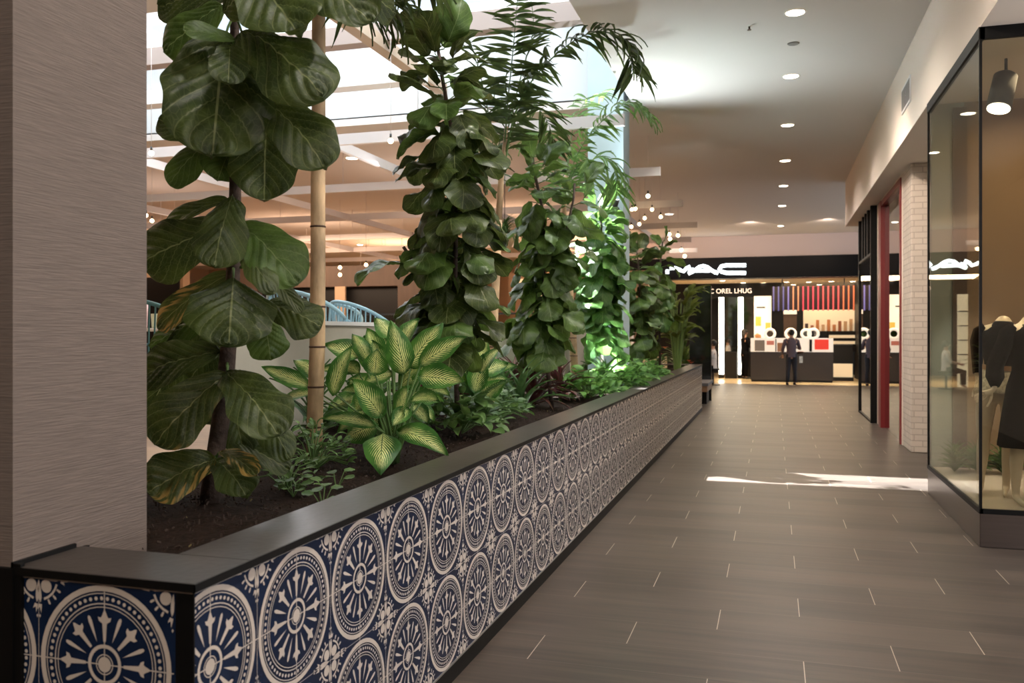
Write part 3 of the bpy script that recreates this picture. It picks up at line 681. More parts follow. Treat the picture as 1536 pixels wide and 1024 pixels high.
leafset('dieffenbachia', onZ(712, 632, .82), 'smaller dieffenbachia clump beside the slim palm trunk', 'plant', [
 (700, 600, 668, 545, 34), (705, 595, 690, 520, 32), (712, 590, 725, 530, 32), (708, 600, 655, 580, 32), (700, 580, 650, 550, 34), (715, 600, 760, 570, 30), (705, 610, 650, 612, 28), (690, 570, 640, 520, 36), (720, 560, 752, 520, 26), (710, 605, 690, 632, 26)], 6.4, M['dief'], prof_oval, extra=(14, 705, 575, 45, 40))

def bush(name, base, label, cat, n, Rr, hh, Lr, Wf, mt, prof, seed, group=None, fold=.12, up=.6, nu=4, nv=7, stemm='stem', sx=1., droop=.14):
    """a bushy plant: leaves on short stems around a dome"""
    random.seed(seed); r = plant_root(name, base, label, cat, group); fm = MB(); st = MB(); base = Vector(base)
    for k in range(n):
        a = random.random()*2*PI; f = random.random()**.6; h = hh*(1-.75*f*f)*random.uniform(.45, 1.05)
        c = Vector((math.cos(a)*Rr*f*sx, math.sin(a)*Rr*f, h)); 
        if base.x+c.x > PX1-.12: c.x = PX1-.12-base.x
        if k % 3 == 0: st.tube([Vector((0, 0, 0)), c*.5+Vector((0, 0, .04)), c], .0035, 4, cap=False)
        L = random.uniform(*Lr); el = random.uniform(-.5, .7)
        a2 = a+random.uniform(-.9, .9); d = Vector((math.cos(a2)*math.cos(el), math.sin(a2)*math.cos(el), math.sin(el)))
        leaf(fm, c, c+d*L, L*Wf, Vector((random.uniform(-.5, .5), random.uniform(-.8, .2), 1)), prof, droop=droop, fold=fold, ripple=.02, nu=nu, nv=nv)
    st.build('stems', M[stemm], r); fm.build('foliage', mt, r); return r
def strap_plant(name, base, label, cat, n, Lr, W, mt, seed, group=None, elr=(.1, 1.3), arch=.18, z0=.0, xm=9, ym=9):
    random.seed(seed); base = Vector(base); r = plant_root(name, base, label, cat, group); fm = MB()
    for k in range(n):
        a = k*2.4+random.uniform(-.3, .3); el = random.uniform(*elr); L = random.uniform(*Lr)
        d = Vector((math.cos(a)*math.cos(el), math.sin(a)*math.cos(el), math.sin(el)))
        s = Vector((0, 0, z0*random.random()))
        tip = s+d*L+Vector((0, 0, -L*.25*(1-el/1.6))); tip.x = max(tip.x, -xm); tip.y = min(tip.y, ym)
        if xm < 9: tip.z = max(tip.z, .02)
        leaf(fm, s, tip, W*random.uniform(.8, 1.2), Vector((0, 0, 1))-d*.3, prof_strap, droop=arch, fold=.2, ripple=0, nu=4, nv=10)
    if z0: MB().tube([(0, 0, -.02), (0, 0, z0)], [.016, .012], 8).build('stem', M['stem'], r)
    fm.build('foliage', mt, r); return r
# herbs
for i, (u, v, n, R_, h_, L_, lab) in enumerate((
 (470, 706, 130, .20, .24, (.035, .065), 'small bushy scented herb around the foot of the thick palm trunk'),
 (430, 735, 60, .16, .16, (.035, .06), 'low herb clump under the right leaves of the nearest fig'),
 (690, 652, 120, .27, .30, (.10, .17), 'green leafy clump spilling to the stone cap beside the large dieffenbachia'),
 (752, 630, 60, .18, .24, (.08, .13), 'small leafy sprig between the slim palm trunk and the red-leaved plant'))):
    bush('herb_plant', onZ(u, v, .83), lab, 'plant', n, R_, h_, L_, .55, M['herb'], prof_oval, 90+i)
# clover-like seedlings
for i, (u, v, lab) in enumerate(((440, 742, 'round-leaved seedling on the soil near the stone cap, left one'), (484, 758, 'round-leaved seedling flat on the soil beside the stone cap'), (505, 732, 'tiny two-leaved seedling on bare soil right of the round ones'))):
    random.seed(120+i); base = onZ(u, v, .835); r = plant_root('seedling', base, lab, 'plant'); fm = MB(); st = MB()
    for k in range((9, 7, 4)[i]):
        a = k*2.4; c = Vector((math.cos(a)*.035, math.sin(a)*.035, random.uniform(.02, .07))); st.tube([(0, 0, -.01), c], .002, 4, cap=False)
        leaf(fm, c, c+Vector((math.cos(a), math.sin(a), .1))*.05, .045, (0, -.3, 1), prof_round, droop=.05, fold=.08, nu=4, nv=6)
    st.build('stems', M['stem'], r); fm.build('foliage', M['herb'], r)
# red-leaved ti plants
for i, (u, v, n, z0, lab) in enumerate(((800, 612, 46, .14, 'dark red-striped strap-leaved plant leaning over the stone cap'), (772, 596, 34, .22, 'red-leaved strap plant behind the slim palm trunk, upright leaves'), (840, 600, 36, .06, 'brownish red strap plant right of the other red ones, low at the cap'),
                                       (640, 640, 16, .05, 'small dark red strap plant hidden behind the large dieffenbachia'))):
    strap_plant('ti_plant', onZ(u, v, .82), lab, 'plant', n, (.30, .46), .05, M['ti'], 130+i, z0=z0)
for i, (x, y, n, lab) in enumerate(((-2.75, 4.9, 26, 'green strap-leaved plant at the parapet behind the thick palm trunk'), (-2.7, 6.6, 30, 'green strap-leaved plant at the parapet behind the smaller dieffenbachia'), (-2.6, 8.3, 30, 'green strap-leaved plant behind the red-leaved plants'),
                                    (-2.4, 9.3, 26, 'light green strap-leaved plant left of the brightly lit fig'), (-1.85, 9.9, 30, 'pale shining strap-leaved plant at the foot of the brightly lit fig'), (-2.15, 6.1, 26, 'green strap-leaved plant hiding the stem of the tall dark fig'), (-2.05, 7.1, 24, 'short green strap-leaved plant between the slim palm and the red plants'), (-2.75, 5.6, 28, 'green strap-leaved plant rising above the parapet behind the large dieffenbachia'))):
    strap_plant('strap_leaved_plant', (x, y, .82), lab, 'plant', n, (.35, .55), .06, M['strapgreen'], 150+i, elr=(.3, 1.4))
for i, (x, y, n, R_, lab) in enumerate(((-1.85, 8.9, 170, .34, 'bright green pothos mound nearest along the planter'), (-1.80, 10.0, 200, .36, 'bright green pothos mound under the brightly lit fig'), (-1.78, 11.2, 170, .34, 'bright green pothos mound beside the blue-grey pillar'),
                                      (-1.75, 12.4, 120, .30, 'darker green pothos mound past the blue-grey pillar'), (-2.6, 7.4, 120, .4, 'dim leafy mound behind the slim palm trunk'), (-2.7, 5.7, 110, .35, 'dim leafy mound behind the large dieffenbachia'), (-2.6, 13.6, 120, .4, 'dim leafy mound in the far part of the planter'))):
    bush('pothos_plant', (x, y, .82), lab, 'plant', n, R_, .30, (.09, .15), .62, M['pothos'] if i < 4 else M['herb'], prof_heart, 170+i)
# bushy end plant, bird-of-paradise like
base = Vector(onZ(1016, 556, .82)); random.seed(200)
r = plant_root('philodendron', base, 'bushy yellow-green plant with pale stalks at the far end of the planter', 'plant'); st = MB(); fm = MB()
for k in range(64):
    a = random.random()*6.28; el = random.uniform(.55, 1.5); h = random.uniform(.5, 1.45)
    c = Vector((math.cos(a)*h*.20, math.sin(a)*h*.20, h)); st.tube([(math.cos(a)*.05, math.sin(a)*.05, -.02), c*.5+Vector((0, 0, .05)), c], .012 if h < 1 else .008, 5, cap=False)
    L = random.uniform(.25, .4); d = Vector((math.cos(a)*.8, math.sin(a)*.8, random.uniform(-.3, .7))).normalized()
    leaf(fm, c, c+d*L, L*.5, Vector((random.uniform(-.4, .4), random.uniform(-.7, 0), 1)), prof_oval, droop=.15, fold=.14, nu=4, nv=8, wave=.12)
st.build('stems', mat('pale stalk', (.16, .24, .06), .5), r); fm.build('foliage', leaf_mat('philodendron leaf', (.06, .10, .018), (.13, .18, .035), VE, 'plain', trans=.3), r)
# orange flowers
OR = mat('orange petals', (.75, .16, .06), .5)
for i, (u, v, D, lab) in enumerate(((986, 535, 14.5, 'orange flowering plant between the far figs'), (1028, 532, 17.9, 'orange flowering plant behind the far end of the planter'))):
    random.seed(210+i); base = P(u, v+22, D); base.z = .82 if i == 0 else .5
    r = plant_root('flowering_plant', base, lab, 'plant', None); fm = MB(); fl = MB()
    for k in range(40):
        a = random.random()*6.28; c = Vector((math.cos(a)*.12*random.random(), math.sin(a)*.12*random.random(), random.uniform(0, .3)))
        leaf(fm, c, c+Vector((math.cos(a), math.sin(a), .4))*.16, .06, (0, 0, 1), prof_oval, nu=2, nv=5)
    for k in range(6):
        c = Vector((random.uniform(-.14, .14), random.uniform(-.14, .14), random.uniform(.25, .5)))
        fl = MB()
        for q in range(6):
            leaf(fl, c, c+Vector((math.cos(q), math.sin(q), .5))*.06, .035, (0, 0, 1), prof_round, nu=2, nv=4)
        fl.build('flower', OR, r)
    fm.build('foliage', M['herb'], r)
# planter uplight, and a spotlight added on the pillar to brighten the ceiling
M['fixture'] = mat('lamp housing', (.03, .03, .03), .4)
M['uplens'] = mat('spot lens', (1, 1, 1), .3, emit=(.85, 1, .97), es=12)
r = empty('added_spotlight', (-1.95, 11.3, 3.12), 'small added spotlight high on the front of the blue-grey pillar, lighting the ceiling', 'spotlight')
MB().box(-.03, .03, -.17, 0, -.015, .015).build('bracket', M['fixture'], r)
ho = MB().loft([((.0, -.17, .0), .03, .03), ((.01, -.175, .05), .04, .04), ((.02, -.18, .09), .042, .042)], 14).build('housing', M['fixture'], r)
MB().loft([((.02, -.18, .091), .036, .036), ((.02, -.18, .094), .036, .036)], 14).build('lens', M['uplens'], ho)
for i, (p_, lab) in enumerate(((Vector((-1.75, 10.0, .82)), 'small garden spotlight under the brightly lit fig'),)):
    hh = .0
    r = empty('garden_spotlight', p_, lab, 'spotlight')
    MB().tube([(0, 0, -.02), (0, 0, .05+hh)], .01, 8).build('stake', M['fixture'], r)
    ho = MB().loft([((0, 0, .04+hh), .02, .02), ((0, 0, .06+hh), .04, .04), ((-.0, .0, .12+hh), .045, .045)], 14).build('housing', M['fixture'], r)
    MB().loft([((0, 0, .121+hh), .038, .038), ((0, 0, .124+hh), .038, .038)], 14).build('lens', M['uplens'], ho)

# ------------------------------------------------------------------ ceiling fittings
def downlight(x, y, lab, grp, e=38, spot=True, z=H, rr=.085, col=(1, .89, .78)):
    r = empty('ceiling_downlight', (x, y, z), lab, 'downlight', grp)
    MB().loft([((0, 0, -.004), rr*1.22, rr*1.22), ((0, 0, -.010), rr*1.12, rr*1.12), ((0, 0, -.002), rr, rr)], 24, cap=False).build('trim_ring', M['white'], r)
    MB().loft([((0, 0, -.006), rr, rr), ((0, 0, -.003), rr, rr)], 24).build('lens', M['lamp'], r)
    if spot: light('SPOT', (x, y, z-.03), e, col, .07, None, (x, y, 0), 152, .8)
ys = [8.75, 10.9, 13.45, 16.2, 18.95, 21.9, 26.0, 28.0]
for i, y in enumerate(ys[:7]+[5.9, 3.2, .4, -2.4]):
    downlight(.2, y, ['nearest round downlight in the row above the walkway', 'second nearest round downlight above the walkway', 'third nearest round downlight above the walkway', 'fourth nearest round downlight above the walkway', 'fifth nearest round downlight above the walkway', 'sixth nearest round downlight above the walkway', 'farthest round downlight of the walkway row, close to the shop sign'][i] if i < 7 else 'round downlight in the walkway row above the camera', 'row of walkway downlights', 150 if i > 6 else 170)
r = empty('ceiling_speaker', onZ(1190, 65, H), 'small round dark ceiling fitting between the two nearest downlights', 'ceiling fitting')
MB().loft([((0, 0, -.012), .05, .05), ((0, 0, -.002), .062, .062)], 20).build('grille', mat('grey plastic', (.25, .24, .23), .6), r)
r = empty('sprinkler', onZ(1124, 40, H), 'tiny fire sprinkler on the ceiling left of the nearest downlight', 'sprinkler')
MB().tube([(0, 0, 0), (0, 0, -.03)], .01, 8).build('stem', M['steel'], r); MB().loft([((0, 0, -.035), .02, .02), ((0, 0, -.03), .02, .02)], 10).build('deflector', M['steel'], r)
# soffit vent
c = onX(1360, 143, 1.39); r = empty('air_vent', c, 'rectangular air vent grille high on the cream soffit', 'vent')
MB().box(-.012, .0, -.32, .32, -.14, .14).build('frame', M['white'], r)
MB().box(-.014, -.011, -.29, -.01, -.11, .11).box(-.014, -.011, .01, .29, -.11, .11).build('grille', mat('vent grey', (.2, .18, .17), .6), r)
# hanging lattice
Z1, Z0 = 3.96, 3.83
k = 0
for i, y in enumerate((9.75, 13.0, 16.3, 19.6, 22.6, 25.6)):
    o = MB().box(-25, -1.6-(.1*i if i > 3 else 0), y-.03, y+.03, Z0, Z1).build('lattice_beam', M['beam'])
    tag(o, ['white lattice beam running sideways, nearest one hung below the skylight', 'white sideways lattice beam just past the skylight', 'third white sideways lattice beam from the front', 'fourth white sideways lattice beam from the front', 'fifth white sideways lattice beam from the front', 'farthest white sideways lattice beam over the dining area'][i], 'beam', 'hanging lattice beams')
for i, x in enumerate((-2.9, -5.3, -8.4, -11.5, -14.6, -17.7)):
    o = MB().box(x-.03, x+.03, 9.78 if x < -4 else 13.03, 25.6, Z0+.004, Z1-.004).build('lattice_beam', M['beam'])
    tag(o, ['lengthwise white lattice beam nearest the walkway', 'second lengthwise white lattice beam from the walkway', 'third lengthwise white lattice beam from the walkway', 'fourth lengthwise white lattice beam from the walkway', 'fifth lengthwise white lattice beam from the walkway', 'lengthwise white lattice beam farthest from the walkway'][i], 'beam', 'hanging lattice beams')
kw = 0
for y in (9.75, 13.0, 16.3, 19.6, 22.6):
    for x in (-4.1, -6.8, -10, -13, -16):
        top = H if not (WX0 < x < WX1 and WY0 < y < WY1) else 6.0
        o = MB().tube([(x, y, Z1), (x, y, top)], .006, 5).build('hanging_rod', M['beam'])
        tag(o, 'thin white rod holding a lattice beam from the ceiling', 'rod', 'rods holding the lattice')
o = MB().box(WX0, WX1, 9.55, 9.75, 5.0, 5.22).build('skylight_girder', mat('pinkish girder', (.42, .34, .31), .7)); tag(o, 'pinkish beam crossing the bright skylight above the plants', 'beam')
o = MB().box(WX0, -4.4, 10.55, 10.80, 4.80, 5.0).build('skylight_beam', mat('white skylight beam', (.8, .8, .8), .7)); tag(o, 'bright sunlit white beam across the lower part of the skylight', 'beam')
o = MB().box(-4.6, -4.45, WY0, WY1, 4.9, 5.05).build('skylight_rafter', mat('wood rafter', (.50, .38, .28), .7)); tag(o, 'light wooden rafter running lengthwise inside the skylight', 'beam')
# bulbs
def bulb(p, lab, grp, drop, r_=.035):
    r = empty('pendant_bulb', p, lab, 'bulb', grp)
    MB().sphere((0, 0, 0), r_, 10, 8).build('globe', M['bulb'], r)
    MB().tube([(0, 0, r_), (0, 0, r_+.05)], .014, 8).build('socket', M['fixture'], r)
    MB().tube([(0, 0, r_+.05), (0, 0, drop)], .004, 4).build('cord', M['beam'], r)
BL = [(586, 203, 10.3), (972, 294, 13.5), (978, 283, 16), (948, 307, 16), (953, 313, 15), (967, 327, 16), (959, 336, 17), (947, 340, 18), (991, 321, 17), (1004, 337, 20), (1005, 351, 21), (1017, 353, 19), (1022, 375, 24), (1027, 384, 26),
      (510, 401, 20), (510, 412, 22), (549, 397, 19), (541, 418, 24), (553, 419, 25), (573, 423, 24), (578, 416, 26), (227, 195, 11), (228, 331, 15), (219, 323, 14), (262, 358, 17), (604, 407, 22)]
for i, (u, v, d) in enumerate(BL):
    p_ = P(u, v, d)
    if p_.z > Z0-.02: p_.z = Z0-.06
    where = 'right of the blue-grey pillar' if 940 < u < 1040 else 'left of the tall dark fig' if u > 400 else 'beside the wide brown pillar'
    bulb(p_, 'warm bulb on a thin cord hanging %s' % where, 'warm bulbs hanging %s' % where, (6.0 if (WX0 < p_.x < WX1 and WY0 < p_.y < WY1) else H)-p_.z, .032*max(1, d/16))
for i, (u, v) in enumerate(((540, 367), (528, 237), (1004, 321))):
    q = onZ(u, v, H); downlight(q.x, q.y, ['round warm downlight over the dining area above the blue chairs', 'small downlight in the dining ceiling left of the tall dark fig', 'downlight in the dining ceiling just right of the blue-grey pillar'][i], None, 60, True, rr=.1, col=(1, .6, .35))

# ------------------------------------------------------------------ dining area
pr = MB().box(-3.30, -3.13, 4.6, 15.5, .8, 1.56).build('parapet', M['concrete'], bevel=.008); tag(pr, 'low cream concrete parapet wall behind the planter', 'parapet')
pc = MB().box(-3.32, -3.11, 4.58, 15.52, 1.56, 1.59).build('parapet_cap', M['white'], pr)
def chair(loc, rz, label, mt, sc=1, group=None):
    r = empty('rattan_chair', loc, label, 'chair', group, rz); r.scale = (sc,)*3
    MB().loft([((0, 0, .42), .24, .23), ((0, 0, .47), .26, .25), ((0, 0, .48), .24, .23)], 24).build('seat', mt, r)
    for sx, sy in ((1, 1), (1, -1), (-1, 1), (-1, -1)):
        MB().tube([(sx*.17, sy*.17, .43), (sx*.23, sy*.23, 0)], [.018, .012], 8).build('leg', mt, r)
    b = MB(); n_ = 26; top = []
    for k in range(n_+1):
        a = PI*(-.10+1.20*k/n_); hgt = .72+.20*math.sin(PI*max(0, min(1, k/n_)))
        top.append(Vector((math.cos(a)*.30, math.sin(a)*.28, hgt)))
        if k % 1 == 0: b.tube([(math.cos(a)*.25, math.sin(a)*.24, .45), top[-1]], .007, 5, cap=False)
    b.tube(top, .017, 8); b.tube([Vector((q.x*.97, q.y*.97, .45+(q.z-.45)*.3)) for q in top], .009, 6)
    b.build('backrest', mt, r)
    return r
for i, (u, d, rz, s, lab, mt) in enumerate(((546, 8.3, 2.6, 1.08, 'blue spindle-back chair behind the parapet, nearest the tall dark fig', 'bluechair'), (462, 7.6, 2.9, 1.15, 'light blue spindle-back chair behind the parapet left of the palm trunk', 'bluechair'),
                                      (497, 9.6, 3.6, 1.1, 'light blue spindle-back chair just right of the thick palm trunk', 'bluechair'), (218, 6.6, 1.2, 1.05, 'teal spindle-back chair beside the wide brown pillar', 'teal'))):
    p_ = P(u, 500, d); chair((p_.x, p_.y, .8), rz, lab, M[mt], s)
# table + counter with cups on the left
p_ = P(262, 500, 8.5)
r = empty('dining_table', (p_.x, p_.y, .8), 'pale dining table seen between the nearest fig leaves and the brown pillar', 'table')
MB().loft([((0, 0, .72), .5, .5), ((0, 0, .75), .5, .5)], 32).build('tabletop', M['white'], r); MB().tube([(0, 0, .02), (0, 0, .72)], .04, 12).build('pedestal', M['fixture'], r); MB().loft([((0, 0, 0), .28, .28), ((0, 0, .02), .26, .26)], 24).build('foot', M['fixture'], r)
for i, (dx, c_, h_, lab) in enumerate(((-.3, (.75, .45, .42), .26, 'tall pink cup on the pale dining table'), (-.12, (.60, .62, .4), .14, 'yellowish cup on the pale dining table'), (.06, (.8, .8, .78), .12, 'white cup on the pale dining table'), (.25, (.55, .65, .75), .15, 'bluish cup on the pale dining table'))):
    o = MB().loft([((0, 0, 0), .05, .05), ((0, 0, h_), .06, .06), ((0, 0, h_), .052, .052), ((0, 0, .01), .042, .042)], 16).build('cup', mat('cup glaze', c_, .4)); o.location = (p_.x+dx, p_.y-.1, 1.55); tag(o, lab, 'cup')
# stalls at the back of the dining area
def boxthing(name, lab, cat, parts):
    r = empty(name, parts[0][2][0:1]+[0, 0] if False else (0, 0, 0), lab, cat)
    for (nm, m_, bx) in parts: MB().box(*bx).build(nm, m_, r)
    return r
screen = mat('blue screen', (.02, .05, .12), .3, emit=(.05, .25, .9), es=1.2)
boxthing('food_stall', 'dark brown food stall with black opening behind the blue chairs', 'stall', [('fascia', M['brown'], [-14.5, -8.0, 21.0, 21.2, 2.75, 3.3]), ('side_panel', M['brown'], [-14.5, -13.6, 21.0, 21.3, .8, 2.75]),
    ('opening', M['dark'], [-13.6, -9.4, 21.25, 21.3, 1.8, 2.75]), ('side_panel', M['brown'], [-9.4, -8.0, 21.0, 21.3, .8, 2.75]), ('counter', M['brown'], [-13.6, -9.4, 20.7, 21.2, .8, 1.75]), ('post', M['tan'], [-11.2, -10.9, 20.95, 21.02, .8, 2.75])])
boxthing('food_stall', 'tan food stall with a black doorway and blue screen beside the brown pillar', 'stall', [('wall', M['tan'], [-24, -16, 21.0, 21.3, .8, 3.6]), ('doorway', M['dark'], [-18.9, -16.1, 20.94, 21.0, .8, 3.1]), ('screen', screen, [-18.6, -17.9, 20.90, 20.95, 1.9, 2.6])])
boxthing('food_stall', 'tan stall with cream box menu panels left of the tall dark fig', 'stall', [('wall', M['tan'], [-8.0, -3.6, 26.3, 26.6, .8, 3.4]), ('opening', M['brown'], [-7.0, -4.4, 26.2, 26.3, .8, 2.6]), ('menu_panel', mat('lit menu panel', (.6, .45, .25), .5, emit=(1, .72, .38), es=.8), [-7.6, -6.4, 26.15, 26.2, 2.6, 3.2]), ('counter', M['white'], [-7.5, -4, 25.6, 26.1, .8, 1.8])])
# glass railing
r = empty('glass_railing', (-5.2, 13.2, .8), 'dark framed glass railing in the dining area beyond the blue chairs', 'railing')
for x in (-1.6, -.5, .6, 1.7): MB().box(x-.015, x+.015, -.015, .015, 0, 1.02).build('post', M['fixture'], r)
MB().box(-1.6, 1.7, -.02, .02, 1.0, 1.03).build('rail', M['fixture'], r); MB().box(-1.6, 1.7, -.004, .004, .05, 1.0).build('glass_panel', M['glass'], r)
# hanging basket plant
p_ = P(757, 352, 13); random.seed(300)
r = empty('hanging_plant', p_, 'spiky hanging plant seen between the slim palm trunk and the middle fig', 'plant'); fm = MB()
for k in range(150):
    a = random.random()*6.28; el = random.uniform(-.3, 1.2); L = random.uniform(.3, .5); d = Vector((math.cos(a)*math.cos(el), math.sin(a)*math.cos(el), math.sin(el)))
    leaf(fm, Vector((0, 0, .0)), d*L+Vector((0, 0, -.25*L)), .018, (0, 0, 1), prof_strap, droop=.25, nu=2, nv=7)
MB().loft([((0, 0, -.2), .10, .10), ((0, 0, -.02), .17, .17), ((0, 0, 0), .17, .17)], 18).build('basket', M['palmbark'], r); MB().tube([(0, 0, 0), (0, 0, H-p_.z)], .006, 4).build('cord', M['fixture'], r)
fm.build('foliage', M['strapgreen'], r)
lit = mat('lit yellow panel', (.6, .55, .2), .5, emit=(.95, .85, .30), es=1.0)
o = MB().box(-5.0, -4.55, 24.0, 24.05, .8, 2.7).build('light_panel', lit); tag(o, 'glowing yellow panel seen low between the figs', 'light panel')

# ------------------------------------------------------------------ shop window box with mannequins
GX, GY0, GY1, GT, GZ = 1.39, 6.82, 8.96, 3.65, .258
r = empty('display_window', (0, 0, 0), 'glass shop display window box on a brushed metal plinth', 'display window')
MB().box(GX, 3.3, GY0, GY1+.02, 0, GZ-.02).build('plinth', M['steel'], r, bevel=.004)
MB().box(GX+.02, 3.28, GY0+.02, GY1, GZ-.02, GZ-.005).build('display_floor', mat('display floor', (.50, .42, .33), .35), r)
MB().box(GX-.004, GX+.014, GY0-.004, GY0+.014, GZ-.02, GT).box(GX-.004, GX+.014, GY1-.01, GY1+.02, GZ-.02, GT).build('corner_post', M['black'], r)
MB().box(GX-.006, GX+.02, GY0-.006, GY1+.02, GZ-.022, GZ+.012).box(GX, 3.3, GY0-.006, GY0+.02, GZ-.022, GZ+.012).build('sill', M['black'], r)
MB().box(GX-.008, GX+.03, GY0-.008, GY1+.02, GT-.085, GT+.001).box(GX, 3.3, GY0-.008, GY0+.03, GT-.085, GT+.001).build('head_frame', M['black'], r)
MB().box(GX+.002, GX+.010, GY0+.01, GY1-.005, GZ, GT-.06).build('glass_pane', M['sideglass'], r)
MB().box(GX+.012, 3.28, GY0+.002, GY0+.010, GZ, GT-.06).build('glass_pane', M['glass'], r)
MB().box(1.70, 3.28, GY1+.028, GY1+.06, GZ, 3.65).build('brown_panel', mat('brown panel', (.26, .165, .095), .6), r)
MB().box(1.42, 1.70, GY1+.03, GY1+.06, GZ, 3.65).build('end_panel', mat('grey green panel', (.30, .31, .26), .5), r)
MB().box(1.60, 1.72, GY1-.0, GY1+.03, GZ, 3.6).build('mullion', M['brown'], r)
MB().box(2.95, 3.0, GY0+.05, GY1, GZ, 3.65).build('backdrop', M['beige'], r)
for i, (x, y, rz) in enumerate(((1.95, 7.15, .3), (1.72, 7.55, .2))):
    t_ = empty('track_spotlight', (x, y, 3.62), ['black cylinder spotlight inside the display window, nearer to the front glass', 'black cylinder spotlight inside the display window, farther back'][i], 'spotlight')
    R = Matrix.Rotation(-.45, 4, 'X') @ Matrix.Rotation(.15, 4, 'Y')
    MB().tube([(0, 0, 0), (0, 0, -.14)], .012, 8).build('arm', M['fixture'], t_)
    c0 = Vector((0, 0, -.12)); ax = Vector((-.25, -.30, -1)).normalized()
    MB().tube([c0, c0+ax*.02, c0+ax*.30], [.06, .085, .09], 24).build('can', M['fixture'], t_); can_ = [x for x in bpy.data.objects if x.parent == t_ and x.name.startswith('can')][0]
    MB().tube([c0+ax*.301, c0+ax*.304], .08, 24).build('lens', M['lamp'], can_)
    q = Vector((x, y, 3.62))+c0+ax*.33; light('SPOT', q, 85, (1, .82, .6), .06, None, q+ax, 75, .6)
light('SPOT', (1.9, 7.9, 3.3), 240, (1, .95, .85), .05, None, (1.72, 8.7, .4), 40, .5)  # extra spot without a fixture, added to brighten the ferns
light('AREA', (2.3, 7.9, 3.5), 20, (1, .76, .5), 1.0, 1.2, (2.3, 7.9, 0))
for i, (x, y) in enumerate(((1.56, 8.66), (1.75, 8.70), (1.95, 8.68))):
    bush('fern', (x, y, GZ+.0), ['green fern at the glass corner inside the display window', 'middle green fern at the far end inside the display window', 'green fern beside the backdrop inside the display window'][i], 'plant', 110, .14, .42, (.12, .22), .16, M['herb'], prof_oval, 320+i, up=1) if False else strap_plant('fern', (x, y, GZ-.0), ['green fern at the glass corner inside the display window', 'middle green fern at the far end inside the display window', 'green fern beside the backdrop inside the display window'][i], 'plant', 110, (.16, .32), .026, M['herb'], 320+i, elr=(.35, 1.5), xm=(.10, .22, .3)[i], ym=.24)
# mannequins ---------------------------------------------------------
def skin(name, verts, edges, m, parent, sub=2, root=0, smooth=True):
    """verts: (co, rx, ry)"""
    me = bpy.data.meshes.new(name); me.from_pydata([tuple(v[0]) for v in verts], edges, [])
    o = new_obj(name, me, m, parent)
    md = o.modifiers.new('skin', 'SKIN'); md.use_smooth_shade = True
    if not me.skin_vertices: 
        bpy.context.view_layer.objects.active = o
    for i, v in enumerate(verts):
        me.skin_vertices[0].data[i].radius = (v[1], v[2] if len(v) > 2 else v[1]); me.skin_vertices[0].data[i].use_root = (i == root)
    s_ = o.modifiers.new('sub', 'SUBSURF'); s_.levels = sub; s_.render_levels = sub
    return o
def hand_chain(V, E, w_i, wrist, fdir, palm_n, L=.17, curl=.5, rs=1.0):
    """adds palm and five fingers starting at vertex index w_i"""
    fdir = Vector(fdir).normalized(); pn = Vector(palm_n); pn = (pn-fdir*pn.dot(fdir)).normalized(); sd_ = fdir.cross(pn)
    pc_ = Vector(wrist)+fdir*L*.28; V.append((pc_, .024*rs, .020*rs)); ip = len(V)-1; E.append((w_i, ip))
    for k, (off, ln) in enumerate(((-.030, .34), (-.011, .42), (.009, .40), (.028, .31))):
        b_ = Vector(wrist)+fdir*L*.55+sd_*off; V.append((b_, .0095*rs)); i0 = len(V)-1; E.append((ip, i0))
        prev = b_; ang = .12
        for q in range(3):
            ang += curl*.5; dd = (fdir*math.cos(ang)+pn*math.sin(ang)); prev = prev+dd*L*ln*.42; V.append((prev, .0085*rs-.001*q)); E.append((len(V)-2 if q else i0, len(V)-1))
    b_ = Vector(wrist)+fdir*L*.22-sd_*.034; V.append((b_, .011*rs)); E.append((ip, len(V)-1))
    V.append((b_+(fdir*.6-sd_*.6+pn*.3)*L*.28, .0095*rs)); E.append((len(V)-2, len(V)-1))
    V.append((b_+(fdir*1.1-sd_*.75+pn*.5)*L*.42, .008*rs)); E.append((len(V)-2, len(V)-1))
def mannequin(loc, rz, lab, pose, sc=1.0):
    r = empty('mannequin', loc, lab, 'mannequin', None, rz); r.scale = (sc,)*3
    # facing -Y ; x right of figure mirrored is fine
    V = [((0, 0, .86), .13, .105), ((0, 0, .98), .118, .09), ((0, .0, 1.08), .095, .075), ((0, -.01, 1.2), .115, .085), ((0, 0, 1.31), .12, .075), ((0, .01, 1.38), .055, .05), ((0, .0, 1.46), .048, .048)]
    E = [(i, i+1) for i in range(6)]
    for s_, key in ((-1, 'L'), (1, 'R')):
        i0 = len(V); fx, fy = pose['foot'+key]; kx, ky = pose.get('knee'+key, (s_*.09, 0))
        V += [((s_*.085, 0, .78), .085, .085), ((kx*.8+s_*.02, ky*.5, .62), .072, .075), ((kx, ky, .47), .052, .054), ((kx*.5+fx*.5, ky*.5+fy*.5+.01, .33), .050, .052), ((fx, fy, .10), .028, .030), ((fx, fy+.0, .055), .030, .03), ((fx, fy-.10, .02), .028, .016), ((fx, fy-.17, .014), .018, .011)]
        E.append((0, i0)); E += [(i0+k_, i0+k_+1) for k_ in range(7)]
        j0 = len(V); el, wr, fd, pn = pose['arm'+key]
        V += [((s_*.155, .01, 1.335), .046, .045), ((s_*.175, .01, 1.27), .042, .042), (el, .034, .034), (tuple((Vector(el)+Vector(wr))/2), .030, .030), (wr, .021, .019)]
        E.append((4, j0)); E += [(j0+k_, j0+k_+1) for k_ in range(4)]
        hand_chain(V, E, j0+4, wr, fd, pn, curl=pose.get('curl', .5))
    skin('body', V, E, M['mann'], r, 2)
    return r
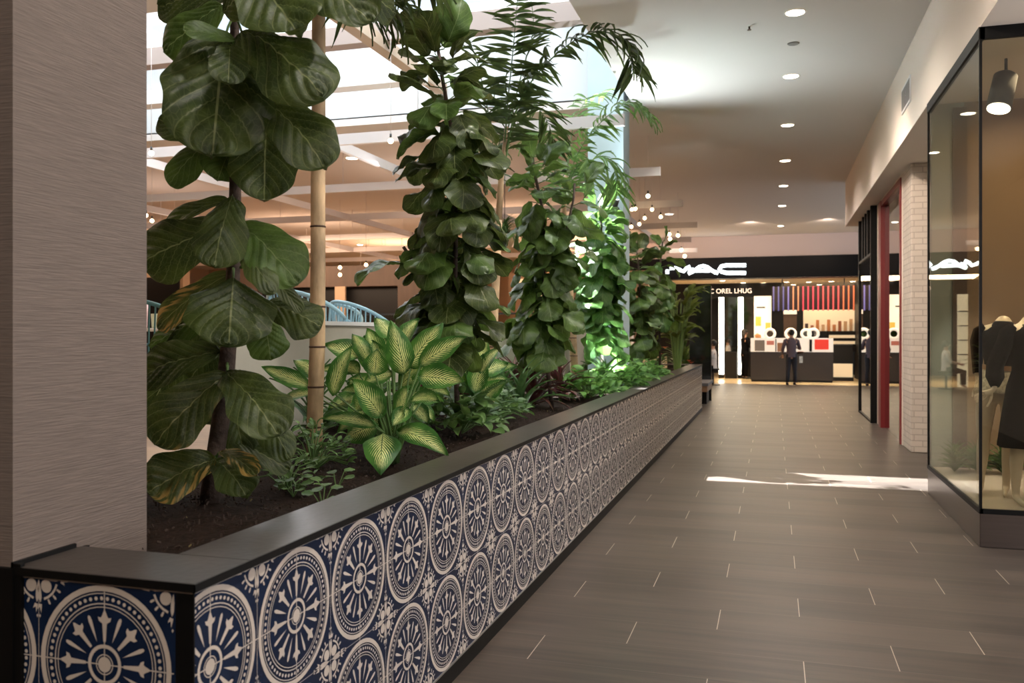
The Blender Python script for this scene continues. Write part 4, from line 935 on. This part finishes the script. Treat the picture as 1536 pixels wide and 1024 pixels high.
M['skirt'] = mat('cream patterned skirt', (.55, .48, .36), .7, noise=(45, .45))
# black dress mannequin (front)
p1 = onZ(1512, 752, GZ)
m1 = mannequin((1.79, 7.16, GZ), .25, 'headless cream mannequin in a black long-sleeved dress, nearest the front glass', {'footL': (-.10, .02), 'footR': (.08, -.06), 'armL': ((-.24, .05, 1.06), (-.27, .0, .88), (-.75, .25, -.45), (.2, -.9, 0)), 'armR': ((.24, .04, 1.06), (.20, -.12, .85), (-.1, -.5, -.8), (-1, 0, 0))}, .95)
d_ = MB().loft([((0, 0, .44), .235, .19, 0, .05), ((0, 0, .46), .233, .19, 0, .05), ((0, 0, .68), .205, .165, 0, .04), ((0, 0, .90), .17, .14, 0, .015), ((0, 0, 1.04), .125, .105), ((0, -.005, 1.14), .135, .11), ((0, -.012, 1.22), .15, .125), ((0, 0, 1.31), .165, .10), ((0, .005, 1.365), .10, .075), ((0, .005, 1.40), .060, .056)], 48, cap=False)
for s_, el, wr in ((-1, (-.24, .05, 1.06), (-.265, .004, .90)), (1, (.24, .04, 1.06), (.205, -.10, .875))):
    d_.tube([(s_*.12, .01, 1.345), (s_*.165, .01, 1.31), (s_*.185, .01, 1.24), el, tuple((Vector(el)*.45+Vector(wr)*.55)), wr], [.05, .062, .06, .062, .066, .032], 16)
d_.build('dress', M['blackcloth'], m1); MB().loft([((0, 0, 1.025), .131, .11), ((0, 0, 1.06), .131, .11)], 40, cap=False).build('waist_band', M['blackcloth'], m1)
m2 = mannequin((1.63, 7.56, GZ), -.25, 'headless cream mannequin in a patterned cream skirt with a brown belt, behind the black dress', {'footL': (-.09, -.05), 'footR': (.09, .05), 'armL': ((-.175, .07, 1.09), (-.16, .02, .92), (0, -.1, -1), (0, -1, 0)), 'armR': ((.22, .04, 1.06), (.22, .06, .85), (0, .1, -1), (-1, 0, 0))}, .95)
MB().loft([((0, 0, .83), .182, .14), ((0, 0, .85), .18, .14), ((0, 0, .93), .165, .13), ((0, 0, 1.0), .135, .11), ((0, 0, 1.05), .12, .098)], 36, cap=False).build('skirt', M['skirt'], m2)
MB().loft([((0, 0, 1.01), .138, .113), ((0, 0, 1.05), .135, .112)], 36, cap=False).build('belt', mat('tan belt', (.35, .18, .07), .5), m2)
m2.rotation_euler.y = .055
t2 = MB().loft([((0, 0, 1.05), .118, .098), ((0, -.01, 1.2), .145, .118), ((0, 0, 1.31), .165, .098), ((0, .005, 1.365), .10, .075), ((0, .005, 1.41), .06, .056)], 36, cap=False)
for s_, el, wr in ((-1, (-.175, .07, 1.09), (-.16, .02, .92)), (1, (.22, .04, 1.06), (.22, .06, .85))): t2.tube([(s_*.12, .01, 1.345), (s_*.165, .01, 1.31), (s_*.18, .01, 1.24), el, tuple(Vector(el)*.3+Vector(wr)*.7)], [.05, .058, .054, .044, .036], 14)
t2.build('top', M['blackcloth'], m2)

# ------------------------------------------------------------------ make-up shop at the far end
SYF = 28.2
bh = struct('wall_front', MB().box(-8, 7, SYF+.05, SYF+.5, 3.86, H), mat('pinkish bulkhead', (.75, .63, .60), .8))
r = empty('shop_sign', (0, 0, 0), 'wide black shop fascia with glowing white MAC lettering', 'sign')
MB().box(-8, 7, SYF-.12, SYF+.5, 3.22, 3.88).build('fascia', mat('gloss black', (.003, .003, .004), .4, spec=.15), r)
def S6(x, y): return onY(940+x/3.413, 340+y/3.413, SYF-.16)
def letter(nm, strokes, rad=.05):
    b = MB()
    for st_ in strokes: b.tube([S6(x, y) for x, y in st_], rad, 8)
    return b.build(nm, M['led'], r)
letter('letter_m', [[(208, 240), (208, 220)], [(222, 212), (250, 211), (275, 222), (292, 228), (306, 212), (318, 203), (324, 222), (322, 240)]], .052)
letter('letter_a', [[(316, 240), (345, 226), (372, 205), (392, 200), (412, 206), (440, 226), (468, 238)], [(350, 225), (425, 225)]], .052)
letter('letter_c', [[(610, 197), (510, 197), (485, 202), (474, 216), (486, 230), (510, 236), (610, 236)]], .055)
letter('dot', [[(334, 212), (336, 216)]], .04)
letter('dot', [[(452, 236), (454, 240)]], .04)
struct('ceiling_shop', MB().box(-8, 7, SYF+.5, 34, 3.24, 3.3), mat('cream shop ceiling', (.80, .66, .47), .7))
struct('wall_shop', MB().box(-8, 7, 34, 34.1, 0, 3.3), M['dark'])
for i, (u, v) in enumerate(((1084, 421), (1115, 424), (1145, 424), (1180, 423), (1213, 423), (1247, 422), (1279, 422), (1190, 427), (1228, 428))):
    q = onZ(u, v, 3.24); downlight(q.x, min(max(q.y, 28.9), 33), 'small downlight in the cream ceiling of the make-up shop', 'make-up shop downlights', 20, False, 3.24, .09)
# header with sign text in the interior
hd = MB().box(-4.0, .35, 31.2, 31.3, 2.72, 3.24).build('interior_header', M['dark']); tag(hd, 'black inner header with small blurred lit lettering above the mirrors', 'sign')
lt = MB()
x = -1.75; random.seed(5)
cu = bpy.data.curves.new('header_lettering', 'FONT'); cu.body = 'C OREL LHUG'; cu.size = .23; cu.extrude = .006
to = bpy.data.objects.new('header_lettering', cu); COL.objects.link(to); to.parent = hd; to.location = (-1.30, 31.18, 2.93); to.rotation_euler = (PI/2, 0, 0); cu.materials.append(mat('warm letters', (1, .8, .6), .5, emit=(1, .8, .62), es=1.4))
cu.body = 'C OREL LHUG'
bpy.context.view_layer.update()
me_ = bpy.data.meshes.new_from_object(to.evaluated_get(bpy.context.evaluated_depsgraph_get())); bpy.data.objects.remove(to)
to = bpy.data.objects.new('header_lettering', me_); COL.objects.link(to); to.parent = hd; xa, xb = onY(1064, 440, 31.18), onY(1127, 440, 31.18); to.location = (xa.x, 31.18, xa.z); to.rotation_euler = (PI/2, 0, 0)
wx = [v.co.x for v in me_.vertices]; kx = (xb.x-xa.x)/(max(wx)-min(wx)); to.scale = (kx, 1, 1)
# lit mirrors
def YY(u, v, Y): return onY(u, v, Y)
mirror = mat('mirror', (.55, .56, .55), .04, 1)
for i, u in enumerate((1082, 1111)):
    a = YY(u, 558, 30.2); r = empty('light_column', (a.x, 30.2, 0), ['left one of the two tall glowing white light columns by the make-up shop mirrors', 'right one of the two tall glowing white light columns beside the person in black'][i], 'lamp', 'glowing columns of the shop')
    MB().box(-.085, .085, 0, .1, .12, 2.72).build('diffuser', M['ledwarm'], r); MB().box(-.09, .09, -.0, .12, 0, .12).build('base', M['dark'], r)
for i, (u0, u1) in enumerate(((1088, 1106), (1116, 1130))):
    a, b_ = YY(u0, 500, 30.3).x, YY(u1, 500, 30.3).x
    o = MB().box(a, b_, 30.3, 30.33, .9, 2.72).build('wall_mirror', mirror); tag(o, ['tall mirror between the two glowing columns', 'tall mirror right of the glowing columns'][i], 'mirror')
    q = MB().box(a, b_, 29.95, 30.3, 0, .88).build('cabinet', M['dark']); tag(q, ['black cabinet below the mirror between the glowing columns', 'black cabinet below the mirror behind the person in black'][i], 'cabinet')
# shelf wall left behind plants
r = empty('shelf_unit', (0, 0, 0), 'lit cream shelf unit with products seen just right of the bushy far plant', 'shelf')
a, b_ = YY(1036, 500, 27).x, YY(1049, 500, 27).x
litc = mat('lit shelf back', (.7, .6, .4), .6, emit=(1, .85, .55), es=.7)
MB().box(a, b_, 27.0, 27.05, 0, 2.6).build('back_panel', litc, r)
for z in (.9, 1.3, 1.7, 2.1): MB().box(a, b_, 26.7, 27.0, z, z+.03).build('shelf', M['fixture'], r)
# poster panel
a, b_ = YY(1131, 500, 29.6).x, YY(1157, 500, 29.6).x
r = empty('poster_panel', (0, 0, 0), 'tall white poster panel with yellow shapes left of the striped canopy', 'poster')
M['glowwhite'] = mat('white with glow', (.75, .7, .62), .5, emit=(1, .90, .76), es=.42)  # white surface given a faint even glow of its own
MB().box(a, b_, 29.6, 29.66, .9, 2.72).build('board', M['glowwhite'], r)
MB().box(a+.08, a+.35, 29.59, 29.6, 2.33, 2.37).build('caption_bar', M['dark'], r)
ye = mat('yellow print', (.75, .5, .10), .5); 
MB().box(a+.05, a+.22, 29.59, 29.6, 1.75, 2.05).box(a+.36, a+.52, 29.59, 29.6, 1.5, 1.85).build('yellow_shapes', ye, r)
MB().loft([((a+.15, 29.59, 1.15), .08, .01), ((a+.12, 29.59, 1.45), .10, .01), ((a+.1, 29.59, 1.5), .02, .01)], 12).build('figure_print', mat('orange print', (.45, .22, .1), .5), r)
# striped canopy: hanging tubes
r = empty('striped_canopy', (0, 0, 0), 'canopy of hanging purple, red and orange tubes above the make-up counter', 'canopy')
a, b_ = YY(1158, 450, 29.2).x, YY(1283, 450, 29.2).x
MB().box(a+.3, a+.33, 29.27, 29.3, 3.0, 3.24).box(b_-.33, b_-.3, 29.27, 29.3, 3.0, 3.24).build('hanger', M['fixture'], r)
MB().box(a, b_, 29.27, 29.32, 2.25, 3.0).build('backing', mat('dark plum', (.010, .003, .006), .6), r)
cols = [((.15, .15, .5), .5), ((.25, .22, .7), .7), ((.8, .3, .15), 1), ((.9, .06, .1), 1.2), ((.95, .10, .10), 1.2), ((.9, .20, .08), 1.1)]
NT = 17
for k in range(NT):
    f = k/(NT-1); x = a+.05+(b_-a-.1)*f
    ci = 0 if f < .13 else 1 if f < .25 else 2 if f < .33 else 3 if f < .6 else 4 if f < .85 else 5
    key = 'tube%d' % ci
    if key not in M: M[key] = mat('tube glow %d' % ci, tuple(q*.25 for q in cols[ci][0]), .4, emit=cols[ci][0], es=cols[ci][1]*.55)
    MB().box(x-.02, x+.02, 29.14, 29.2, 2.22, 3.0).build('tube', M[key], r)
# back shelves, right
r = empty('product_shelves', (0, 0, 0), 'warm lit product shelves with boxes behind the right end of the counter', 'shelf')
a, b_ = YY(1205, 500, 31.5).x, YY(1283, 500, 31.5).x
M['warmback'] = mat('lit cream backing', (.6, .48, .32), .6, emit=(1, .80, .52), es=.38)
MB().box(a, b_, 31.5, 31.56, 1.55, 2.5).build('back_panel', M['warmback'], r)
MB().box(a+.75, b_, 31.1, 31.5, .9, 1.55).build('case', M['dark'], r)
for z in (1.15, 1.35): MB().box(a+.8, b_-.05, 31.0, 31.1, z, z+.10).build('lit_row', M['warmback'], r)
random.seed(9)
for k in range(9):
    x = a+.1+k*(b_-a-.25)/8; h_ = random.uniform(.12, .42)
    o = MB().box(x-.05, x+.05, 31.3, 31.38, 1.58, 1.58+h_).build('product_box', mat('product colour', random.choice(((.5, .2, .08), (.35, .12, .06), (.06, .03, .03), (.55, .35, .2))), .5)); tag(o, 'small brown or black product box standing on the lit shop shelf', 'box', 'products on the lit shelves')
MB().box(a, b_, 31.25, 31.5, 1.55, 1.58).build('shelf', M['dark'], r)
r = empty('lit_niche', (0, 0, 0), 'tall case with a white glowing top under the canopy above the woman', 'display case')
MB().box(YY(1182, 500, 31.5).x-.15, YY(1190, 500, 31.5).x+.1, 31.0, 31.3, 2.15, 2.45).build('light_box', M['glowwhite'], r); MB().box(YY(1182, 500, 31.5).x-.15, YY(1190, 500, 31.5).x+.1, 31.05, 31.3, 0, 2.15).build('case', M['brown'], r)
# right low kiosk
a, b_ = YY(1250, 540, 28.7).x, YY(1282, 540, 28.7).x
r = empty('product_kiosk', (0, 0, 0), 'black product kiosk with cream base right of the counter', 'kiosk')
MB().box(a, b_, 29.4, 29.9, .12, .55).build('base', M['warmback'], r); MB().box(a, b_, 29.4, 29.9, .55, 1.12).build('body', M['dark'], r); MB().box(a-.03, b_+.02, 29.35, 29.95, 0, .12).build('plinth', M['dark'], r); MB().box(a, b_, 29.38, 29.92, 1.12, 1.16).build('top', M['fixture'], r)
o = MB().box(2.62, 2.75, 28.4, 31.5, 0, 3.2).build('shop_side_panel', M['dark']); tag(o, 'tall black side panel closing the make-up shop on the right', 'panel')
# counter
a, b_ = YY(1126, 540, 28.3).x, YY(1250, 540, 28.3).x
r = empty('make_up_counter', (0, 0, 0), 'long glossy black make-up counter with white display boards on top', 'counter')
MB().box(a, b_, 28.3, 29.0, .06, .93).build('body', mat('gloss brown black', (.05, .045, .045), .2), r); MB().box(a+.02, b_-.02, 28.34, 28.95, 0, .06).build('plinth', M['dark'], r)
MB().box(a, b_, 28.32, 28.36, .93, 1.36).build('display_board', M['glowwhite'], r)
def brd(u0, u1, v0, v1, nm, m_): 
    q, q2 = YY(u0, v1, 28.3), YY(u1, v0, 28.3); MB().box(q.x, q2.x, 28.30, 28.32, q.z, q2.z).build(nm, m_, r)
brd(1132, 1147, 510, 526, 'brush_row', mat('grey print', (.25, .22, .2), .5)); brd(1150, 1161, 511, 517, 'pink_card', mat('pink print', (.7, .25, .2), .5))
brd(1166, 1174, 514, 527, 'portrait_card', mat('brown print', (.35, .18, .1), .5)); brd(1163, 1164.5, 508, 527, 'divider', M['dark']); brd(1214, 1218, 509, 527, 'divider', M['dark']); brd(1196, 1205, 527, 530, 'brown_tray', mat('tray brown', (.35, .15, .07), .5))
brd(1222, 1243, 509, 524, 'red_palette', mat('red palette', (.75, .05, .03), .4, emit=(.8, .05, .03), es=.4)); brd(1199, 1204, 534, 544, 'screen', M['glowwhite'])
for i, (u, wd, lab) in enumerate(((1155, .18, 'round white mirror on the counter near the poster panel'), (1186, .18, 'round white mirror on the counter behind the woman'), (1209, .16, 'rounded white mirror on the counter right of the woman'), (1220, .18, 'round white mirror on the counter near the red palette'))):
    q = YY(u, 500, 28.7); t_ = empty('table_mirror', (q.x, 28.7, .93), lab, 'mirror', 'mirrors on the counter')
    R = Matrix.Translation((0, 0, .56)) @ Matrix.Rotation(PI/2, 4, 'X')
    b = MB(); n_ = 24; pts = [R @ Vector((math.cos(2*PI*k/n_)*wd*.8, math.sin(2*PI*k/n_)*wd*.8, 0)) for k in range(n_+1)]
    b.tube(pts, .045, 8, cap=False); fr_ = b.build('frame', M['glowwhite'], t_)
    c_ = MB(); c_.add([R @ Vector((math.cos(2*PI*k/n_)*wd*.75, math.sin(2*PI*k/n_)*wd*.75, 0)) for k in range(n_)]+[R @ Vector((math.cos(2*PI*k/n_)*wd*.75, math.sin(2*PI*k/n_)*wd*.75, -.02)) for k in range(n_)], [tuple(range(n_)), tuple(range(2*n_-1, n_-1, -1))]+[(k, (k+1) % n_, n_+(k+1) % n_, n_+k) for k in range(n_)]); c_.build('glass', mirror, fr_)
    MB().tube([(0, 0, 0), (0, 0, .38)], .015, 8).build('stand', M['fixture'], t_)
# mirrored panel and bench past the planter
r = empty('mirrored_panel', (0, 0, 0), 'tall dark mirrored panel standing just past the far end of the planter', 'panel')
MB().box(-1.80, -1.33, 19.9, 20.0, 0, 2.55).build('mirror_face', mat('dark mirror', (.12, .13, .13), .08, .9), r); MB().box(-1.335, -1.325, 19.88, 20.02, 0, 2.56).build('edge', M['black'], r)
r = empty('bench', (0, 0, 0), 'low dark bench with wooden front rail just past the planter end', 'bench')
MB().box(-2.6, -1.28, 18.3, 19.8, .42, .48).build('seat', mat('grey bench top', (.14, .14, .15), .5), r); MB().box(-2.6, -1.30, 18.32, 19.78, .30, .42).build('rail', mat('bench wood', (.30, .17, .09), .5), r); MB().box(-2.5, -1.36, 19.0, 19.7, 0, .30).build('base', M['dark'], r)

# ------------------------------------------------------------------ people
SKINM = mat('skin', (.45, .25, .17), .55); HAIR = mat('dark hair', (.012, .009, .008), .6)
def person(loc, rz, h, lab, shirt, pants, armL, armR, feet=((-.09, 0), (.09, .02)), hair='short', sit=False, shoes=(.01, .01, .01), coat=None, hairm=None):
    r = empty('person', loc, lab, 'person', None, rz); s = h/1.7; r.scale = (s,)*3
    V = [((0, 0, .92), .13, .10), ((0, 0, 1.05), .115, .09), ((0, 0, 1.2), .13, .095), ((0, 0, 1.36), .15, .09), ((0, .005, 1.45), .055, .055), ((0, 0, 1.53), .055, .06), ((0, -.005, 1.60), .074, .09), ((0, 0, 1.665), .06, .07)]
    E = [(i, i+1) for i in range(7)]; L = {}
    for sg, arm, ft in ((-1, armL, feet[0]), (1, armR, feet[1])):
        i0 = len(V)
        if sit: V += [((sg*.09, 0, .88), .08), ((sg*.10, -.42, .86), .06), ((sg*.10, -.42, .62), .05), ((sg*.10, -.42, .47), .035), ((sg*.10, -.5, .44), .03)]
        else: V += [((sg*.09, 0, .84), .085), ((sg*.09, 0, .66), .075), (((sg*.09+ft[0])/2, ft[1]*.5-.01, .47), .055), ((ft[0], ft[1], .28), .048), ((ft[0], ft[1], .09), .034), ((ft[0], ft[1]-.05, .035), .036, .03), ((ft[0], ft[1]-.16, .025), .034, .022)]
        E.append((0, i0)); E += [(i0+k, i0+k+1) for k in range((4 if sit else 6))]
        j0 = len(V); el, wr = arm
        V += [((sg*.17, 0, 1.38), .052), (el, .040), (wr, .026)]; E += [(3, j0), (j0, j0+1), (j0+1, j0+2)]
        fd = (Vector(wr)-Vector(el)); hand_chain(V, E, j0+2, wr, fd, (0, -1, .2), curl=.4)
    bd = skin('body', V, E, SKINM, r, 1)
    # face: eyes, nose, ears
    f = MB()
    for sg in (-1, 1): f.sphere((sg*.028, -.088, 1.615), .010, 8, 6)
    f.build('eyes', mat('eyes', (.02, .015, .012), .3), bd)
    MB().loft([((0, -.10, 1.575), .014, .016), ((0, -.096, 1.60), .009, .012), ((0, -.088, 1.625), .006, .006)], 8).build('nose', SKINM, bd)
    MB().sphere((-.078, .0, 1.60), .022, 8, 6, sc=(.4, .8, 1.2)).sphere((.078, .0, 1.60), .022, 8, 6, sc=(.4, .8, 1.2)).build('ears', SKINM, bd)
    # hair cap
    hb = MB().sphere((0, .018, 1.63), .098, 16, 12, sc=(.95, 1.05, 1.05))
    if hair == 'bun': hb.sphere((0, .10, 1.68), .045, 12, 8)
    if hair == 'long': hb.loft([((0, .06, 1.38), .06, .03), ((0, .06, 1.5), .085, .05), ((0, .04, 1.62), .09, .07)], 14)
    hb.build('hair', hairm or HAIR, bd)
    t = MB().loft([((0, 0, .86), .165, .125), ((0, 0, .95), .16, .12), ((0, 0, 1.07), .14, .11), ((0, 0, 1.22), .158, .118), ((0, 0, 1.36), .17, .105), ((0, .0, 1.43), .10, .08), ((0, 0, 1.46), .062, .06)], 24, cap=False)
    if coat: t.loft([((0, 0, coat), .19, .15), ((0, 0, .9), .168, .128)], 24, cap=False)
    for sg, arm in ((-1, armL), (1, armR)):
        el, wr = Vector(arm[0]), Vector(arm[1]); t.tube([(sg*.12, 0, 1.39), (sg*.18, 0, 1.37), el, el.lerp(wr, .85)], [.06, .062, .052, .036], 12)
    t.build('shirt', shirt, r)
    pn = MB()
    for sg, ft in ((-1, feet[0]), (1, feet[1])):
        if sit: pn.tube([(sg*.08, .02, .9), (sg*.10, -.25, .88), (sg*.10, -.43, .86), (sg*.10, -.43, .5)], [.11, .09, .075, .055], 12)
        else: pn.tube([(sg*.07, 0, .95), (sg*.09, 0, .84), (sg*.09, 0, .66), ((sg*.09+ft[0])/2, ft[1]*.5-.01, .47), (ft[0], ft[1], .28), (ft[0], ft[1], .09)], [.10, .098, .085, .066, .06, .055], 12)
    pn.build('trousers', pants, r)
    if not sit:
        for ft in feet: MB().sphere((ft[0], ft[1]-.07, .04), .05, 12, 8, sc=(.9, 2.4, .85)).build('shoe', mat('shoe', shoes, .5), r)
    return r
q = onZ(1187, 577, 0)
person((q.x, q.y, 0), PI+.15, 1.60, 'woman seen from behind in a mauve-grey top and black trousers facing the counter', mat('mauve grey cloth', (.10, .07, .085), .8), mat('navy black cloth', (.012, .013, .02), .8), ((-.26, -.04, 1.12), (-.20, -.26, 1.16)), ((.26, .0, 1.10), (.24, -.12, .93)), ((-.11, 0), (.12, .05)), 'bun')
q = onZ(1117, 568, 0)
person((q.x, q.y, 0), PI/2+.5, 1.62, 'person in black with a grey apron standing beside the glowing columns', M['blackcloth'], M['blackcloth'], ((-.22, -.05, 1.12), (-.14, -.26, 1.15)), ((.22, -.05, 1.12), (.14, -.26, 1.15)), hair='long')
q = onY(1070, 540, 26.2)
r = empty('stool', (q.x, 26.0, 0), 'black stool under the seated person in white', 'stool'); MB().loft([((0, 0, .44), .2, .2), ((0, 0, .49), .2, .2)], 20).build('seat', M['dark'], r); MB().tube([(0, 0, 0), (0, 0, .44)], .03, 8).build('post', M['dark'], r); MB().loft([((0, 0, 0), .2, .2), ((0, 0, .02), .2, .2)], 20).build('foot', M['dark'], r)
person((q.x, 26.0, -.36), -PI/2, 1.65, 'person in a white shirt sitting near the mirrored panel', mat('white cloth', (.6, .55, .52), .8), M['blackcloth'], ((-.22, -.06, 1.14), (-.14, -.28, 1.08)), ((.22, -.06, 1.14), (.14, -.28, 1.08)), sit=True)
# plant pots in the shop zone
for i, (u, d, lab) in enumerate(((1046, 22.5, 'dark potted plant behind the mirrored panel'), (1098, 31.5, 'leafy green shop plant reflected around the tall mirrors'))):
    if i == 1: continue
    q = P(u, 500, d); r = empty('potted_plant', (q.x-.35, q.y, 0), lab, 'plant'); MB().loft([((0, 0, 0), .18, .18), ((0, 0, .5), .25, .25)], 20).build('pot', M['dark'], r); fm = MB(); random.seed(400)
    for k in range(60):
        a = k*2.4; L = random.uniform(.4, .8); el = random.uniform(.2, 1.4); dd = Vector((math.cos(a)*math.cos(el), math.sin(a)*math.cos(el), math.sin(el))); leaf(fm, (0, 0, .5), Vector((0, 0, .5))+dd*L*1.4, .10, (0, 0, 1), prof_oval, nu=3, nv=7, droop=.2)
    fm.build('foliage', M['fig2'], r)
